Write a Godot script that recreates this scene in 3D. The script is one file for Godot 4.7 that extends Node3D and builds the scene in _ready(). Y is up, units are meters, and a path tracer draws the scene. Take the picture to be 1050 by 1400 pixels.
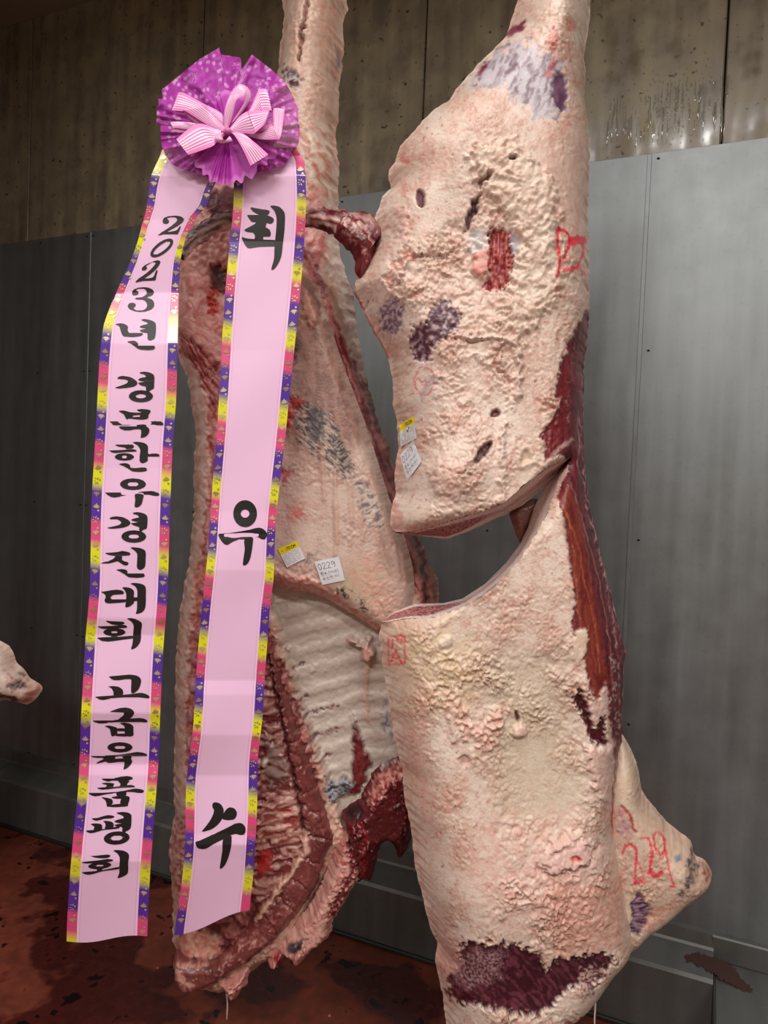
extends Node3D

# ------------------------------------------------------------------ camera model
const FPX := 1000.0            # focal length in pixels of the 1050 x 1400 frame
const CAM_H := 1.475
const PITCH := -2.0
const ROLL := 2.3
var cam_t := Transform3D.IDENTITY
var cam_i := Transform3D.IDENTITY
var cam_b := Basis.IDENTITY

var N1 := FastNoiseLite.new()   # smooth fractal
var N2 := FastNoiseLite.new()   # single octave, detail
var N3 := FastNoiseLite.new()   # cellular distance: fat globules
var N4 := FastNoiseLite.new()   # warp
var N5 := FastNoiseLite.new()   # fibres
var mats := {}
var names := {}

func _setup_noise() -> void:
	N1.seed = 11; N1.noise_type = FastNoiseLite.TYPE_SIMPLEX_SMOOTH; N1.frequency = 1.0; N1.fractal_octaves = 4; N1.fractal_gain = 0.55
	N2.seed = 23; N2.noise_type = FastNoiseLite.TYPE_SIMPLEX_SMOOTH; N2.frequency = 1.0; N2.fractal_type = FastNoiseLite.FRACTAL_NONE
	N3.seed = 37; N3.noise_type = FastNoiseLite.TYPE_CELLULAR; N3.frequency = 1.0; N3.fractal_type = FastNoiseLite.FRACTAL_NONE
	N3.cellular_return_type = FastNoiseLite.RETURN_DISTANCE; N3.cellular_jitter = 0.9
	N4.seed = 51; N4.noise_type = FastNoiseLite.TYPE_SIMPLEX_SMOOTH; N4.frequency = 1.0; N4.fractal_octaves = 3; N4.fractal_gain = 0.6
	N5.seed = 77; N5.noise_type = FastNoiseLite.TYPE_SIMPLEX_SMOOTH; N5.frequency = 1.0; N5.fractal_octaves = 2; N5.fractal_gain = 0.5

# ------------------------------------------------------------------ small helpers
func at(px: float, py: float, depth: float) -> Vector3:      # point of the vertical plane z = -depth seen at that spot of the photograph
	var r := cam_b * Vector3((px - 525.0) / FPX, (700.0 - py) / FPX, -1.0)
	return cam_t.origin + r * (depth / -r.z)

func spot(p: Vector3) -> Vector2:
	var q := cam_i * p
	return Vector2(525.0 - q.x / q.z * FPX, 700.0 + q.y / q.z * FPX)

func P(a: Array) -> PackedVector2Array:
	var r := PackedVector2Array()
	for k in range(0, a.size() - 1, 2):
		r.append(Vector2(a[k], a[k + 1]))
	return r

func PT(a: Array, ox: float, oy: float, s: float) -> PackedVector2Array:
	var r := PackedVector2Array()
	for k in range(0, a.size() - 1, 2):
		r.append(Vector2(ox + a[k] / s, oy + a[k + 1] / s))
	return r

func lin(r: float, g: float, b: float) -> Color:             # an sRGB colour as a linear one
	return Color8(int(r), int(g), int(b)).srgb_to_linear()

func cat(a: Vector2, b: Vector2, c: Vector2, d: Vector2, t: float) -> Vector2:
	return b.cubic_interpolate(c, a, d, t)

func smooth_line(p: PackedVector2Array, closed: bool, sub: int) -> PackedVector2Array:
	var n := p.size()
	var r := PackedVector2Array()
	var m := n if closed else n - 1
	for i in m:
		var a := p[(i - 1 + n) % n] if closed else p[maxi(i - 1, 0)]
		var b := p[i]
		var c := p[(i + 1) % n]
		var d := p[(i + 2) % n] if closed else p[mini(i + 2, n - 1)]
		for k in sub:
			r.append(cat(a, b, c, d, float(k) / sub))
	if not closed:
		r.append(p[n - 1])
	return r

func ragged(p: PackedVector2Array, step: float, amp: float, freq: float, ph: float) -> PackedVector2Array:
	# a closed outline, cut into short steps and roughened across itself
	var r := PackedVector2Array()
	var n := p.size()
	for i in n:
		var a := p[i]
		var b := p[(i + 1) % n]
		var l := a.distance_to(b)
		var m := maxi(1, int(l / step))
		var nn := (b - a).normalized().orthogonal()
		for k in m:
			var q := a.lerp(b, float(k) / m)
			r.append(q + nn * amp * (N1.get_noise_2d(q.x * freq + ph, q.y * freq) + 0.5 * N2.get_noise_2d(q.x * freq * 4.0, q.y * freq * 4.0 + ph)))
	return r

func numbered(called: String) -> String:
	if not names.has(called):
		names[called] = 0
		return called
	names[called] += 1
	return "%s_%03d" % [called, names[called]]

func thing(called: String, label: String, category: String, where := Vector3.ZERO, group := "") -> Node3D:
	var o := Node3D.new()
	o.name = numbered(called)
	add_child(o, true)
	o.position = where
	tag(o, label, category, group)
	return o

func tag(o: Node, label: String, category: String, group := "", kind := "") -> void:
	if label: o.set_meta("label", label)
	if category: o.set_meta("category", category)
	if group: o.set_meta("group", group)
	if kind: o.set_meta("kind", kind)

func put(called: String, mesh: Mesh, mat: Material, parent: Node = self, where := Vector3.ZERO) -> MeshInstance3D:
	var o := MeshInstance3D.new()
	o.name = numbered(called) if parent == self else called
	o.mesh = mesh
	o.material_override = mat
	o.cast_shadow = GeometryInstance3D.SHADOW_CASTING_SETTING_ON
	parent.add_child(o, true)
	o.position = where
	return o

func struct(o: Node) -> void:
	o.set_meta("kind", "structure")

func mesh_of(v: PackedVector3Array, idx: PackedInt32Array, col := PackedColorArray(), uv := PackedVector2Array()) -> ArrayMesh:
	var nrm := PackedVector3Array()
	nrm.resize(v.size())
	for t in range(0, idx.size(), 3):
		var a := v[idx[t]]
		var n := (v[idx[t + 2]] - a).cross(v[idx[t + 1]] - a)
		nrm[idx[t]] += n
		nrm[idx[t + 1]] += n
		nrm[idx[t + 2]] += n
	for i in v.size():
		nrm[i] = nrm[i].normalized() if nrm[i].length_squared() > 0.0 else Vector3.BACK
	var arr := []
	arr.resize(Mesh.ARRAY_MAX)
	arr[Mesh.ARRAY_VERTEX] = v
	arr[Mesh.ARRAY_NORMAL] = nrm
	if col.size(): arr[Mesh.ARRAY_COLOR] = col
	if uv.size(): arr[Mesh.ARRAY_TEX_UV] = uv
	arr[Mesh.ARRAY_INDEX] = idx
	var m := ArrayMesh.new()
	m.add_surface_from_arrays(Mesh.PRIMITIVE_TRIANGLES, arr)
	return m

func recentre(v: PackedVector3Array, c: Vector3) -> PackedVector3Array:
	var r := PackedVector3Array()
	r.resize(v.size())
	for i in v.size(): r[i] = v[i] - c
	return r

func box_mesh(size: Vector3, chamfer := 0.004) -> ArrayMesh:
	# a box with chamfered edges, standing on its local origin's centre
	var st := SurfaceTool.new()
	st.begin(Mesh.PRIMITIVE_TRIANGLES)
	st.set_smooth_group(-1)
	var h := size * 0.5
	var c := minf(chamfer, minf(h.x, minf(h.y, h.z)) * 0.6)
	var quad := func(a: Vector3, b: Vector3, d: Vector3, e: Vector3) -> void:
		var n := (b - a).cross(d - a)
		var mid := (a + b + d + e) * 0.25
		var l := [a, b, d, a, d, e] if n.dot(mid) < 0.0 else [a, d, b, a, e, d]
		for q in l: st.add_vertex(q)
	for ax in 3:
		var u := (ax + 1) % 3
		var w := (ax + 2) % 3
		for s in [-1.0, 1.0]:
			var k := []
			for q in [[-1, -1], [1, -1], [1, 1], [-1, 1]]:
				var p := Vector3.ZERO
				p[ax] = s * h[ax]
				p[u] = q[0] * (h[u] - c)
				p[w] = q[1] * (h[w] - c)
				k.append(p)
			quad.call(k[0], k[1], k[2], k[3])
			for s2 in [-1.0, 1.0]:          # edge bevel between face ax,s and face u,s2
				var e := []
				for q in [[0, -1], [0, 1], [1, 1], [1, -1]]:
					var p := Vector3.ZERO
					p[ax] = s * (h[ax] if q[0] == 0 else h[ax] - c)
					p[u] = s2 * (h[u] - c if q[0] == 0 else h[u])
					p[w] = q[1] * (h[w] - c)
					e.append(p)
				quad.call(e[0], e[1], e[2], e[3])
	for sx in [-1.0, 1.0]:
		for sy in [-1.0, 1.0]:
			for sz in [-1.0, 1.0]:
				var a := Vector3(sx * h.x, sy * (h.y - c), sz * (h.z - c))
				var b := Vector3(sx * (h.x - c), sy * h.y, sz * (h.z - c))
				var d := Vector3(sx * (h.x - c), sy * (h.y - c), sz * h.z)
				var l := [a, b, d] if (b - a).cross(d - a).dot(a + b + d) < 0.0 else [a, d, b]
				for q in l: st.add_vertex(q)
	st.generate_normals()
	return st.commit()

# ------------------------------------------------------------------ regions of colour and relief on meat
class Reg:
	var poly: PackedVector2Array
	var bb: Rect2
	var kind := 0              # 0 polygon, 1 line with width
	var w := 0.0
	var ca: Color
	var cb: Color
	var fx := 0.05
	var fy := 0.05
	var cs := 1.0
	var sn := 0.0
	var gain := 1.0
	var bias := 0.5
	var warp := 4.0
	var wf := 0.06
	var soft := 4.0
	var op := 1.0
	var h := 0.0               # relief in metres
	var hn := 0.0              # relief that follows the fibres
	var fl := 0.0              # how far the base relief is smoothed here
	func sd(p: Vector2) -> float:
		var n := poly.size()
		var best := 1e12
		if kind == 1:
			for i in n - 1:
				var a := poly[i]
				var ab := poly[i + 1] - a
				var t := clampf((p - a).dot(ab) / maxf(ab.length_squared(), 1e-6), 0.0, 1.0)
				best = minf(best, (a + ab * t).distance_squared_to(p))
			return sqrt(best) - w
		var inside := false
		var j := n - 1
		for i in n:
			var a := poly[j]
			var b := poly[i]
			var ab := b - a
			var t := clampf((p - a).dot(ab) / maxf(ab.length_squared(), 1e-6), 0.0, 1.0)
			best = minf(best, (a + ab * t).distance_squared_to(p))
			if (b.y > p.y) != (a.y > p.y) and p.x < (a.x - b.x) * (p.y - b.y) / (a.y - b.y) + b.x:
				inside = not inside
			j = i
		return -sqrt(best) if inside else sqrt(best)

func rg(poly: PackedVector2Array, ca: Color, cb: Color, o := {}) -> Reg:
	var r := Reg.new()
	r.poly = poly
	r.ca = ca
	r.cb = cb
	for k in o:
		match k:
			"ang":
				r.cs = cos(deg_to_rad(o.ang)); r.sn = sin(deg_to_rad(o.ang))
			"f":
				r.fx = o.f; r.fy = o.f
			_:
				r.set(k, o[k])
	if o.has("w"): r.kind = 1
	if not o.has("fl"):
		if r.kind == 0 and r.op >= 0.85: r.fl = 0.65
		elif r.kind == 1 and absf(r.h) > 0.004: r.fl = 0.7
	r.bb = Rect2(poly[0], Vector2.ZERO)
	for p in poly: r.bb = r.bb.expand(p)
	r.bb = r.bb.grow(r.w + r.warp * 1.5 + r.soft)
	return r

func ellipse(cx: float, cy: float, rx: float, ry: float, rot := 0.0, n := 20) -> PackedVector2Array:
	var r := PackedVector2Array()
	for i in n:
		r.append(Vector2(cx, cy) + Vector2(cos(TAU * i / n) * rx, sin(TAU * i / n) * ry).rotated(deg_to_rad(rot)))
	return r

var sh_c := Color.WHITE
var sh_h := 0.0

# the look of a surface at p: tissue base st (colours and relief), then regions on top
func shade(p: Vector2, st: Dictionary, regs: Array) -> void:
	var x := p.x
	var y := p.y
	var ca: Color = st.a
	var cb: Color = st.b
	var n1 := N1.get_noise_2d(x * 0.011, y * 0.011)
	var wx := N4.get_noise_2d(x * 0.03, y * 0.03)
	var wy := N4.get_noise_2d(x * 0.03 + 77.0, y * 0.03)
	var n2 := N1.get_noise_2d(x * 0.035 + wx * 0.8, y * 0.028 + wy * 0.8 + 40.0)
	var n3 := N1.get_noise_2d(x * 0.16 + wx * 2.0, y * 0.12 + wy * 2.0)
	var c := ca.lerp(cb, clampf(0.5 + n1 * 1.1 + n3 * 0.35, 0.0, 1.0))
	var cp: Color = st.pink
	c = c.lerp(cp, clampf((n2 + n3 * 0.5 - 0.02) * st.pinkness, 0.0, 0.85))
	var fleck := N1.get_noise_2d(x * 0.11 + 300.0 + wx, y * 0.075)
	if fleck > 0.40:
		c = c.lerp(st.fleck, clampf((fleck - 0.40) * 5.0, 0.0, 1.0) * st.fleckness)
	# relief: folds, globules, grain
	var lump: float = st.lump
	var ml := clampf(0.55 + n1 * 1.3, 0.15, 1.2)
	var fold := 1.0 - absf(N4.get_noise_2d(x * 0.021 + wx * 0.9 + 9.0, y * 0.017 + wy * 0.9)) * 2.2
	var g := N3.get_noise_2d(x * 0.075 + wx * 1.3, y * 0.065 + wy * 1.3)
	var mg := clampf(n1 * 2.5 + 0.15, 0.0, 1.0) * float(st.get("glob", 1.0))
	var wr := 1.0 - absf(N2.get_noise_2d(x * 0.045 + wx * 1.5, y * 0.034 + wy * 1.5 + 11.0)) * 2.0
	var wr2 := 1.0 - absf(N2.get_noise_2d(x * 0.10 + wx * 1.9 + 5.0, y * 0.08 + wy * 1.9)) * 2.0
	var h: float = st.fold * fold * ml + lump * ml * (0.75 * wr + 0.40 * wr2 + n3 * 0.5 - g * 0.45 * mg)
	c = c.lerp(cp, clampf(0.30 - wr * 0.28 - wr2 * 0.2, 0.0, 0.45) * ml * st.crease)
	c = c.lerp(ca, clampf(wr2 * 0.5 - 0.1, 0.0, 0.4) * 0.6)
	for r: Reg in regs:
		if not r.bb.has_point(p):
			continue
		var q := p
		if r.warp > 0.0:
			q = p + Vector2(N4.get_noise_2d(x * r.wf, y * r.wf + 5.0), N4.get_noise_2d(x * r.wf + 31.0, y * r.wf)) * r.warp * 1.6
		var a := clampf(0.5 - r.sd(q) / r.soft, 0.0, 1.0)
		if a <= 0.0:
			continue
		a = a * a * (3.0 - 2.0 * a)
		var u := x * r.cs + y * r.sn
		var v := -x * r.sn + y * r.cs
		var s := N5.get_noise_2d(u * r.fx + wx * 0.6, v * r.fy + wy * 0.6)
		c = c.lerp(r.ca.lerp(r.cb, clampf(r.bias + s * r.gain, 0.0, 1.0)), a * r.op)
		h = h * (1.0 - r.fl * a) + r.h * a + r.hn * s * a
	sh_c = c
	sh_h = h

# ------------------------------------------------------------------ a body of meat from its silhouette: front and back swell from the rim
# o: depth, cell, T (front swell), Tb (back swell), R (rim width in px), st, regs, forms [[x, y, rx, ry, rot, h]], cut (lines where the body was sawn: no rim there)
func dist_lines(p: Vector2, l: PackedVector2Array) -> float:
	var best := 1e12
	for i in l.size() - 1:
		var a := l[i]
		var ab := l[i + 1] - a
		var t := clampf((p - a).dot(ab) / maxf(ab.length_squared(), 1e-6), 0.0, 1.0)
		best = minf(best, (a + ab * t).distance_squared_to(p))
	return sqrt(best)

func sheet(outline: PackedVector2Array, cell: float, o: Dictionary, front: bool, into: Dictionary) -> void:
	var lo := outline[0]
	var hi := outline[0]
	for p in outline:
		lo = lo.min(p); hi = hi.max(p)
	lo -= Vector2(cell, cell) * 2.0
	var nx := int((hi.x - lo.x) / cell) + 4
	var ny := int((hi.y - lo.y) / cell) + 4
	var n := outline.size()
	var ins := PackedByteArray()
	ins.resize(nx * ny)
	for j in ny:                                 # fill by rows
		var y := lo.y + j * cell
		var xs := PackedFloat32Array()
		var k := n - 1
		for i in n:
			var a := outline[k]
			var b := outline[i]
			if (b.y > y) != (a.y > y):
				xs.append((a.x - b.x) * (y - b.y) / (a.y - b.y) + b.x)
			k = i
		xs.sort()
		for q in range(0, xs.size() - 1, 2):
			var i0 := int(ceil((xs[q] - lo.x) / cell))
			var i1 := int(floor((xs[q + 1] - lo.x) / cell))
			for i in range(i0, i1 + 1):
				ins[j * nx + i] = 1
	var pos := PackedVector2Array()
	pos.resize(nx * ny)
	var dd := PackedFloat32Array()
	dd.resize(nx * ny)
	var cuts: Array = o.get("cut", [])
	# outline edges in buckets of rows, for the nearest-point search
	var bands := {}
	for i in n:
		var a := outline[i]
		var b := outline[(i + 1) % n]
		for bb in range(int(floor((minf(a.y, b.y) - 6.0) / 16.0)), int(floor((maxf(a.y, b.y) + 6.0) / 16.0)) + 1):
			if not bands.has(bb): bands[bb] = PackedInt32Array()
			bands[bb].append(i)
	for j in ny:
		for i in nx:
			var id := j * nx + i
			if not ins[id]:
				continue
			var p := Vector2(lo.x + i * cell, lo.y + j * cell)
			dd[id] = 1e6
			if ins[id - 1] and ins[id + 1] and ins[id - nx] and ins[id + nx] and ins[id - nx - 1] and ins[id - nx + 1] and ins[id + nx - 1] and ins[id + nx + 1]:
				pos[id] = p
				continue
			var best := 1e12
			var bp := p
			for e in bands.get(int(floor(p.y / 16.0)), PackedInt32Array()):
				var a := outline[e]
				var ab := outline[(e + 1) % n] - a
				var t := clampf((p - a).dot(ab) / maxf(ab.length_squared(), 1e-6), 0.0, 1.0)
				var w := a + ab * t
				var d2 := w.distance_squared_to(p)
				if d2 < best:
					best = d2; bp = w
			pos[id] = bp if best < cell * cell * 4.0 else p
			var is_cut := false
			for l in cuts:
				if dist_lines(bp, l) < 2.5:
					is_cut = true
			if not is_cut:
				dd[id] = 0.0
	var c1 := cell
	var c2 := cell * 1.4142
	for j in range(1, ny - 1):
		for i in range(1, nx - 1):
			var id := j * nx + i
			if ins[id]:
				dd[id] = minf(minf(dd[id], minf(dd[id - 1], dd[id - nx]) + c1 if ins[id - 1] and ins[id - nx] else dd[id]), minf(dd[id - nx - 1], dd[id - nx + 1]) + c2 if ins[id - nx - 1] and ins[id - nx + 1] else dd[id])
	for j in range(ny - 2, 0, -1):
		for i in range(nx - 2, 0, -1):
			var id := j * nx + i
			if ins[id]:
				dd[id] = minf(minf(dd[id], minf(dd[id + 1], dd[id + nx]) + c1 if ins[id + 1] and ins[id + nx] else dd[id]), minf(dd[id + nx + 1], dd[id + nx - 1]) + c2 if ins[id + nx + 1] and ins[id + nx - 1] else dd[id])
	# the swell must not repeat the small teeth of the rim: blur the distances away from it
	var sm := dd.duplicate()
	var rad := maxi(1, int(9.0 / cell))
	for pass_ in 2:
		for axis in 2:
			var step := 1 if axis == 0 else nx
			var n_in := nx if axis == 0 else ny
			var n_out := ny if axis == 0 else nx
			var ostep := nx if axis == 0 else 1
			for q in n_out:
				var base := q * ostep
				var sum := 0.0
				var old := PackedFloat32Array()
				old.resize(n_in)
				for k in n_in: old[k] = minf(sm[base + k * step], 400.0)
				for k in mini(rad, n_in): sum += old[k]
				for k in n_in:
					if k + rad < n_in: sum += old[k + rad]
					if k - rad - 1 >= 0: sum -= old[k - rad - 1]
					sm[base + k * step] = sum / (2 * rad + 1)
	for id in nx * ny:
		if ins[id]: dd[id] = lerpf(dd[id], sm[id], smoothstep(1.0, 26.0, dd[id]))
	var v: PackedVector3Array = into.v
	var col: PackedColorArray = into.c
	var idx: PackedInt32Array = into.i
	var vid := PackedInt32Array()
	vid.resize(nx * ny)
	vid.fill(-1)
	var depth: float = o.depth
	var T: float = o.T if front else -o.get("Tb", o.T)
	var R: float = o.R
	var forms: Array = o.get("forms", [])
	var st: Dictionary = o.st
	var regs: Array = o.get("regs", [])
	var o0 := cam_t.origin
	var ww := PackedFloat32Array()
	ww.resize(nx * ny)
	for id in nx * ny:
		if not ins[id]:
			continue
		var p := pos[id]
		var r := cam_b * Vector3((p.x - 525.0) / FPX, (700.0 - p.y) / FPX, -1.0)
		var b := o0 + r * (depth / -r.z)
		var d := dd[id]
		var t := clampf(d / R, 0.0, 1.0)
		var w := T * (1.0 - pow(1.0 - t, 2.3))
		if front:
			for f: Array in forms:
				var q := (p - Vector2(f[0], f[1])).rotated(-deg_to_rad(f[4]))
				var e: float = (q.x * q.x) / (f[2] * f[2]) + (q.y * q.y) / (f[3] * f[3])
				if e < 6.0:
					w += f[5] * exp(-e) * t
			var qq := cam_i * (b + Vector3(0, 0, w))
			var sp := Vector2(525.0 - qq.x / qq.z * FPX, 700.0 + qq.y / qq.z * FPX)
			shade(sp, st, regs)
			w += sh_h * clampf(d / 7.0, 0.0, 1.0) * (0.3 + 0.7 * smoothstep(0.15, 0.75, t))
			col.append(sh_c)
		else:
			shade(p, st, regs if o.get("back_regs", true) else [])
			col.append(sh_c)
		ww[id] = w
		vid[id] = v.size()
		v.append(b + Vector3(0, 0, w))
	for j in range(0, ny - 1):
		for i in range(0, nx - 1):
			var a := vid[j * nx + i]
			var b := vid[j * nx + i + 1]
			var c := vid[j * nx + nx + i + 1]
			var d := vid[j * nx + nx + i]
			var k := int(a >= 0) + int(b >= 0) + int(c >= 0) + int(d >= 0)
			if k < 3:
				continue
			var tri := []
			if k == 4:
				tri = [a, b, c, a, c, d] if (i + j) % 2 == 0 else [a, b, d, b, c, d]
			elif a < 0: tri = [b, c, d]
			elif b < 0: tri = [a, c, d]
			elif c < 0: tri = [a, b, d]
			else: tri = [a, b, c]
			for q in range(0, tri.size(), 3):
				idx.append(tri[q])
				idx.append(tri[q + 1] if front else tri[q + 2])
				idx.append(tri[q + 2] if front else tri[q + 1])
	into.v = v; into.c = col; into.i = idx
	if front:
		into.grid = {"lo": lo, "cell": cell, "nx": nx, "ny": ny, "ins": ins, "w": ww, "depth": depth}

func slab(outline: PackedVector2Array, o: Dictionary) -> Dictionary:
	var into := {"v": PackedVector3Array(), "c": PackedColorArray(), "i": PackedInt32Array()}
	sheet(outline, o.cell, o, true, into)
	var ob := o.duplicate()
	ob.cut = o.get("back_cut", o.get("cut", []))
	sheet(o.get("back", outline), o.cell * 2.5, ob, false, into)
	return into

func rim_w(gr: Dictionary, q: Vector2) -> float:      # how far the front stands out beside a sawn rim
	var w := 0.0
	var cnt := 0
	var i0 := int((q.x - gr.lo.x) / gr.cell + 0.5)
	var j0 := int((q.y - gr.lo.y) / gr.cell + 0.5)
	for r in [1, 2, 4]:
		for j in range(j0 - r, j0 + r + 1):
			for i in range(i0 - r, i0 + r + 1):
				var id: int = clampi(j, 0, gr.ny - 1) * int(gr.nx) + clampi(i, 0, gr.nx - 1)
				if gr.ins[id]:
					w += gr.w[id]; cnt += 1
		if cnt > 0: break
	return w / maxi(cnt, 1)

func surf(gr: Dictionary, p: Vector2, lift := 0.0) -> Vector3:     # the point of a meat surface seen at p
	var q := p
	var w := 0.0
	var depth: float = gr.depth
	for k in 4:
		var i := clampi(int((q.x - gr.lo.x) / gr.cell + 0.5), 0, gr.nx - 1)
		var j := clampi(int((q.y - gr.lo.y) / gr.cell + 0.5), 0, gr.ny - 1)
		w = 0.0
		var cnt := 0
		for dj in [-3, -1, 1, 3]:
			for di in [-3, -1, 1, 3]:
				var id: int = clampi(j + dj, 0, gr.ny - 1) * int(gr.nx) + clampi(i + di, 0, gr.nx - 1)
				if gr.ins[id]:
					w += gr.w[id]; cnt += 1
		w /= maxi(cnt, 1)
		q = Vector2(525, 683) + (p - Vector2(525, 683)) * (depth - w) / depth
	return at(q.x, q.y, depth) + Vector3(0, 0, w + lift)

# ------------------------------------------------------------------ strips and tubes
func strip_mesh(rows: Array, cols_color: Callable) -> ArrayMesh:   # rows: arrays of points of equal length
	var v := PackedVector3Array()
	var c := PackedColorArray()
	var idx := PackedInt32Array()
	var m: int = rows[0].size()
	for r in rows.size():
		for k in m:
			v.append(rows[r][k])
			c.append(cols_color.call(r, k))
	for r in rows.size() - 1:
		for k in m - 1:
			var a := r * m + k
			idx.append_array([a, a + 1, a + m + 1, a, a + m + 1, a + m])
	return mesh_of(v, idx, c)

func tube_mesh(path: Array, radii: Array, sides: int, color: Callable, rough := 0.0, flat := 1.0) -> ArrayMesh:
	var rows := []
	var n := path.size()
	for i in n:
		var d: Vector3 = (path[mini(i + 1, n - 1)] - path[maxi(i - 1, 0)]).normalized()
		var u := d.cross(Vector3.BACK).normalized()
		if u.length() < 0.5: u = Vector3.RIGHT
		var w := d.cross(u).normalized()
		var row := []
		for k in sides + 1:
			var a := TAU * k / sides
			var rr: float = radii[i] * (1.0 + rough * N1.get_noise_3d(cos(a) * 1.3, sin(a) * 1.3, i * 0.35))
			row.append(path[i] + u * cos(a) * rr + w * sin(a) * rr * flat)
		rows.append(row)
	return strip_mesh(rows, color)

func path3(p: Array, depth: Array, sub := 6) -> Array:      # px path with depths -> smooth points
	var q := smooth_line(P(p), false, sub)
	var r := []
	for i in q.size():
		var f := float(i) / sub
		var k := mini(int(f), depth.size() - 1)
		var k2 := mini(k + 1, depth.size() - 1)
		r.append(at(q[i].x, q[i].y, lerpf(depth[k], depth[k2], f - k)))
	return r

func lerp_list(l: Array, n: int) -> Array:
	var r := []
	for i in n:
		var f := float(i) / maxi(n - 1, 1) * (l.size() - 1)
		var k := mini(int(f), l.size() - 2)
		r.append(lerpf(l[k], l[k + 1], f - k))
	return r

# ------------------------------------------------------------------ materials
func seamless(n: FastNoiseLite, w: int, h: int) -> Image:
	return n.get_seamless_image(w, h, false, false, 0.12)

func relief_tex(freq: float, oct: int, sd: int, cell := false) -> ImageTexture:
	var n := FastNoiseLite.new()
	n.seed = sd
	n.frequency = freq
	n.noise_type = FastNoiseLite.TYPE_CELLULAR if cell else FastNoiseLite.TYPE_SIMPLEX_SMOOTH
	n.fractal_octaves = oct
	if cell: n.cellular_return_type = FastNoiseLite.RETURN_DISTANCE
	return ImageTexture.create_from_image(seamless(n, 384, 384))

func mat_meat(rough: float, bump_cm: float, coat: float, scale := 7.0) -> StandardMaterial3D:
	var m := StandardMaterial3D.new()
	m.vertex_color_use_as_albedo = true
	m.roughness = rough
	m.metallic_specular = 0.5
	if coat > 0.0:
		m.clearcoat_enabled = true
		m.clearcoat = coat
		m.clearcoat_roughness = 0.3
	m.uv1_triplanar = true
	m.uv1_world_triplanar = true
	m.uv1_scale = Vector3.ONE * scale
	m.heightmap_enabled = true
	m.heightmap_texture = mats.grain
	m.heightmap_scale = bump_cm
	return m

func mat_plain(c: Color, rough: float, metal := 0.0) -> StandardMaterial3D:
	var m := StandardMaterial3D.new()
	m.albedo_color = c
	m.roughness = rough
	m.metallic = metal
	return m

func mat_vertex(rough: float, metal := 0.0) -> StandardMaterial3D:
	var m := StandardMaterial3D.new()
	m.vertex_color_use_as_albedo = true
	m.roughness = rough
	m.metallic = metal
	m.cull_mode = BaseMaterial3D.CULL_DISABLED
	return m

# dirty cream panel: vertical run marks, specks
func panel_textures() -> void:
	var S := 512
	var n := FastNoiseLite.new()
	n.seed = 3
	n.frequency = 0.02
	n.fractal_octaves = 4
	var big := seamless(n, S, S)
	n.frequency = 0.03
	n.seed = 5
	var streak := seamless(n, S, 24)
	streak.resize(S, S, Image.INTERPOLATE_CUBIC)
	n.frequency = 0.09
	n.seed = 8
	n.fractal_octaves = 2
	var spk := seamless(n, S, S)
	n.frequency = 0.05
	n.seed = 9
	var run := seamless(n, S, 64)
	run.resize(S, S, Image.INTERPOLATE_CUBIC)
	var b0 := big.get_data()
	var b1 := streak.get_data()
	var b2 := spk.get_data()
	var b3 := run.get_data()
	var cream := PackedByteArray()
	var steel := PackedByteArray()
	var srough := PackedByteArray()
	var wrough := PackedByteArray()
	cream.resize(S * S * 3)
	steel.resize(S * S * 3)
	srough.resize(S * S)
	wrough.resize(S * S)
	for i in S * S:
		var a := b0[i] / 255.0 - 0.5
		var s := b1[i] / 255.0 - 0.5
		var k := b2[i] / 255.0
		var r := b3[i] / 255.0 - 0.5
		var f := 0.86 + a * 0.20 + s * 0.16 + r * 0.10
		var sp := clampf((k - 0.80) * 14.0, 0.0, 1.0) * clampf(0.6 + a * 2.0, 0.0, 1.0)
		f *= 1.0 - 0.62 * sp
		cream[i * 3] = clampi(int(156.0 * f), 0, 255)
		cream[i * 3 + 1] = clampi(int(143.0 * f * (1.0 + s * 0.03)), 0, 255)
		cream[i * 3 + 2] = clampi(int(118.0 * f * (1.0 - a * 0.08)), 0, 255)
		var g := 1.0 + s * 0.12 + a * 0.06 + r * 0.03
		g *= 1.0 - 0.03 * clampf((k - 0.72) * 9.0, 0.0, 1.0)
		steel[i * 3] = clampi(int(138.0 * g), 0, 255)
		steel[i * 3 + 1] = clampi(int(142.0 * g), 0, 255)
		steel[i * 3 + 2] = clampi(int(144.0 * g), 0, 255)
		srough[i] = clampi(int(255.0 * (0.46 + a * 0.08 + s * 0.06)), 0, 255)
		wrough[i] = clampi(int(255.0 * (0.34 + a * 0.35 + r * 0.3)), 0, 255)
	mats.cream_tex = ImageTexture.create_from_image(Image.create_from_data(S, S, false, Image.FORMAT_RGB8, cream))
	mats.steel_tex = ImageTexture.create_from_image(Image.create_from_data(S, S, false, Image.FORMAT_RGB8, steel))
	mats.srough = ImageTexture.create_from_image(Image.create_from_data(S, S, false, Image.FORMAT_L8, srough))
	mats.wrough = ImageTexture.create_from_image(Image.create_from_data(S, S, false, Image.FORMAT_L8, wrough))
	mats.run_tex = ImageTexture.create_from_image(run)
	var w := StandardMaterial3D.new()
	w.albedo_texture = mats.cream_tex
	w.roughness_texture = mats.wrough
	w.uv1_triplanar = true
	w.uv1_scale = Vector3(0.75, 0.75, 0.75)
	w.heightmap_enabled = true
	w.heightmap_texture = mats.run_tex
	w.heightmap_scale = 0.08
	mats.cream = w
	var s := StandardMaterial3D.new()
	s.albedo_texture = mats.steel_tex
	s.roughness_texture = mats.srough
	s.metallic = 0.72
	s.uv1_triplanar = true
	s.uv1_scale = Vector3(0.9, 0.9, 0.9)
	mats.steel = s

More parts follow.
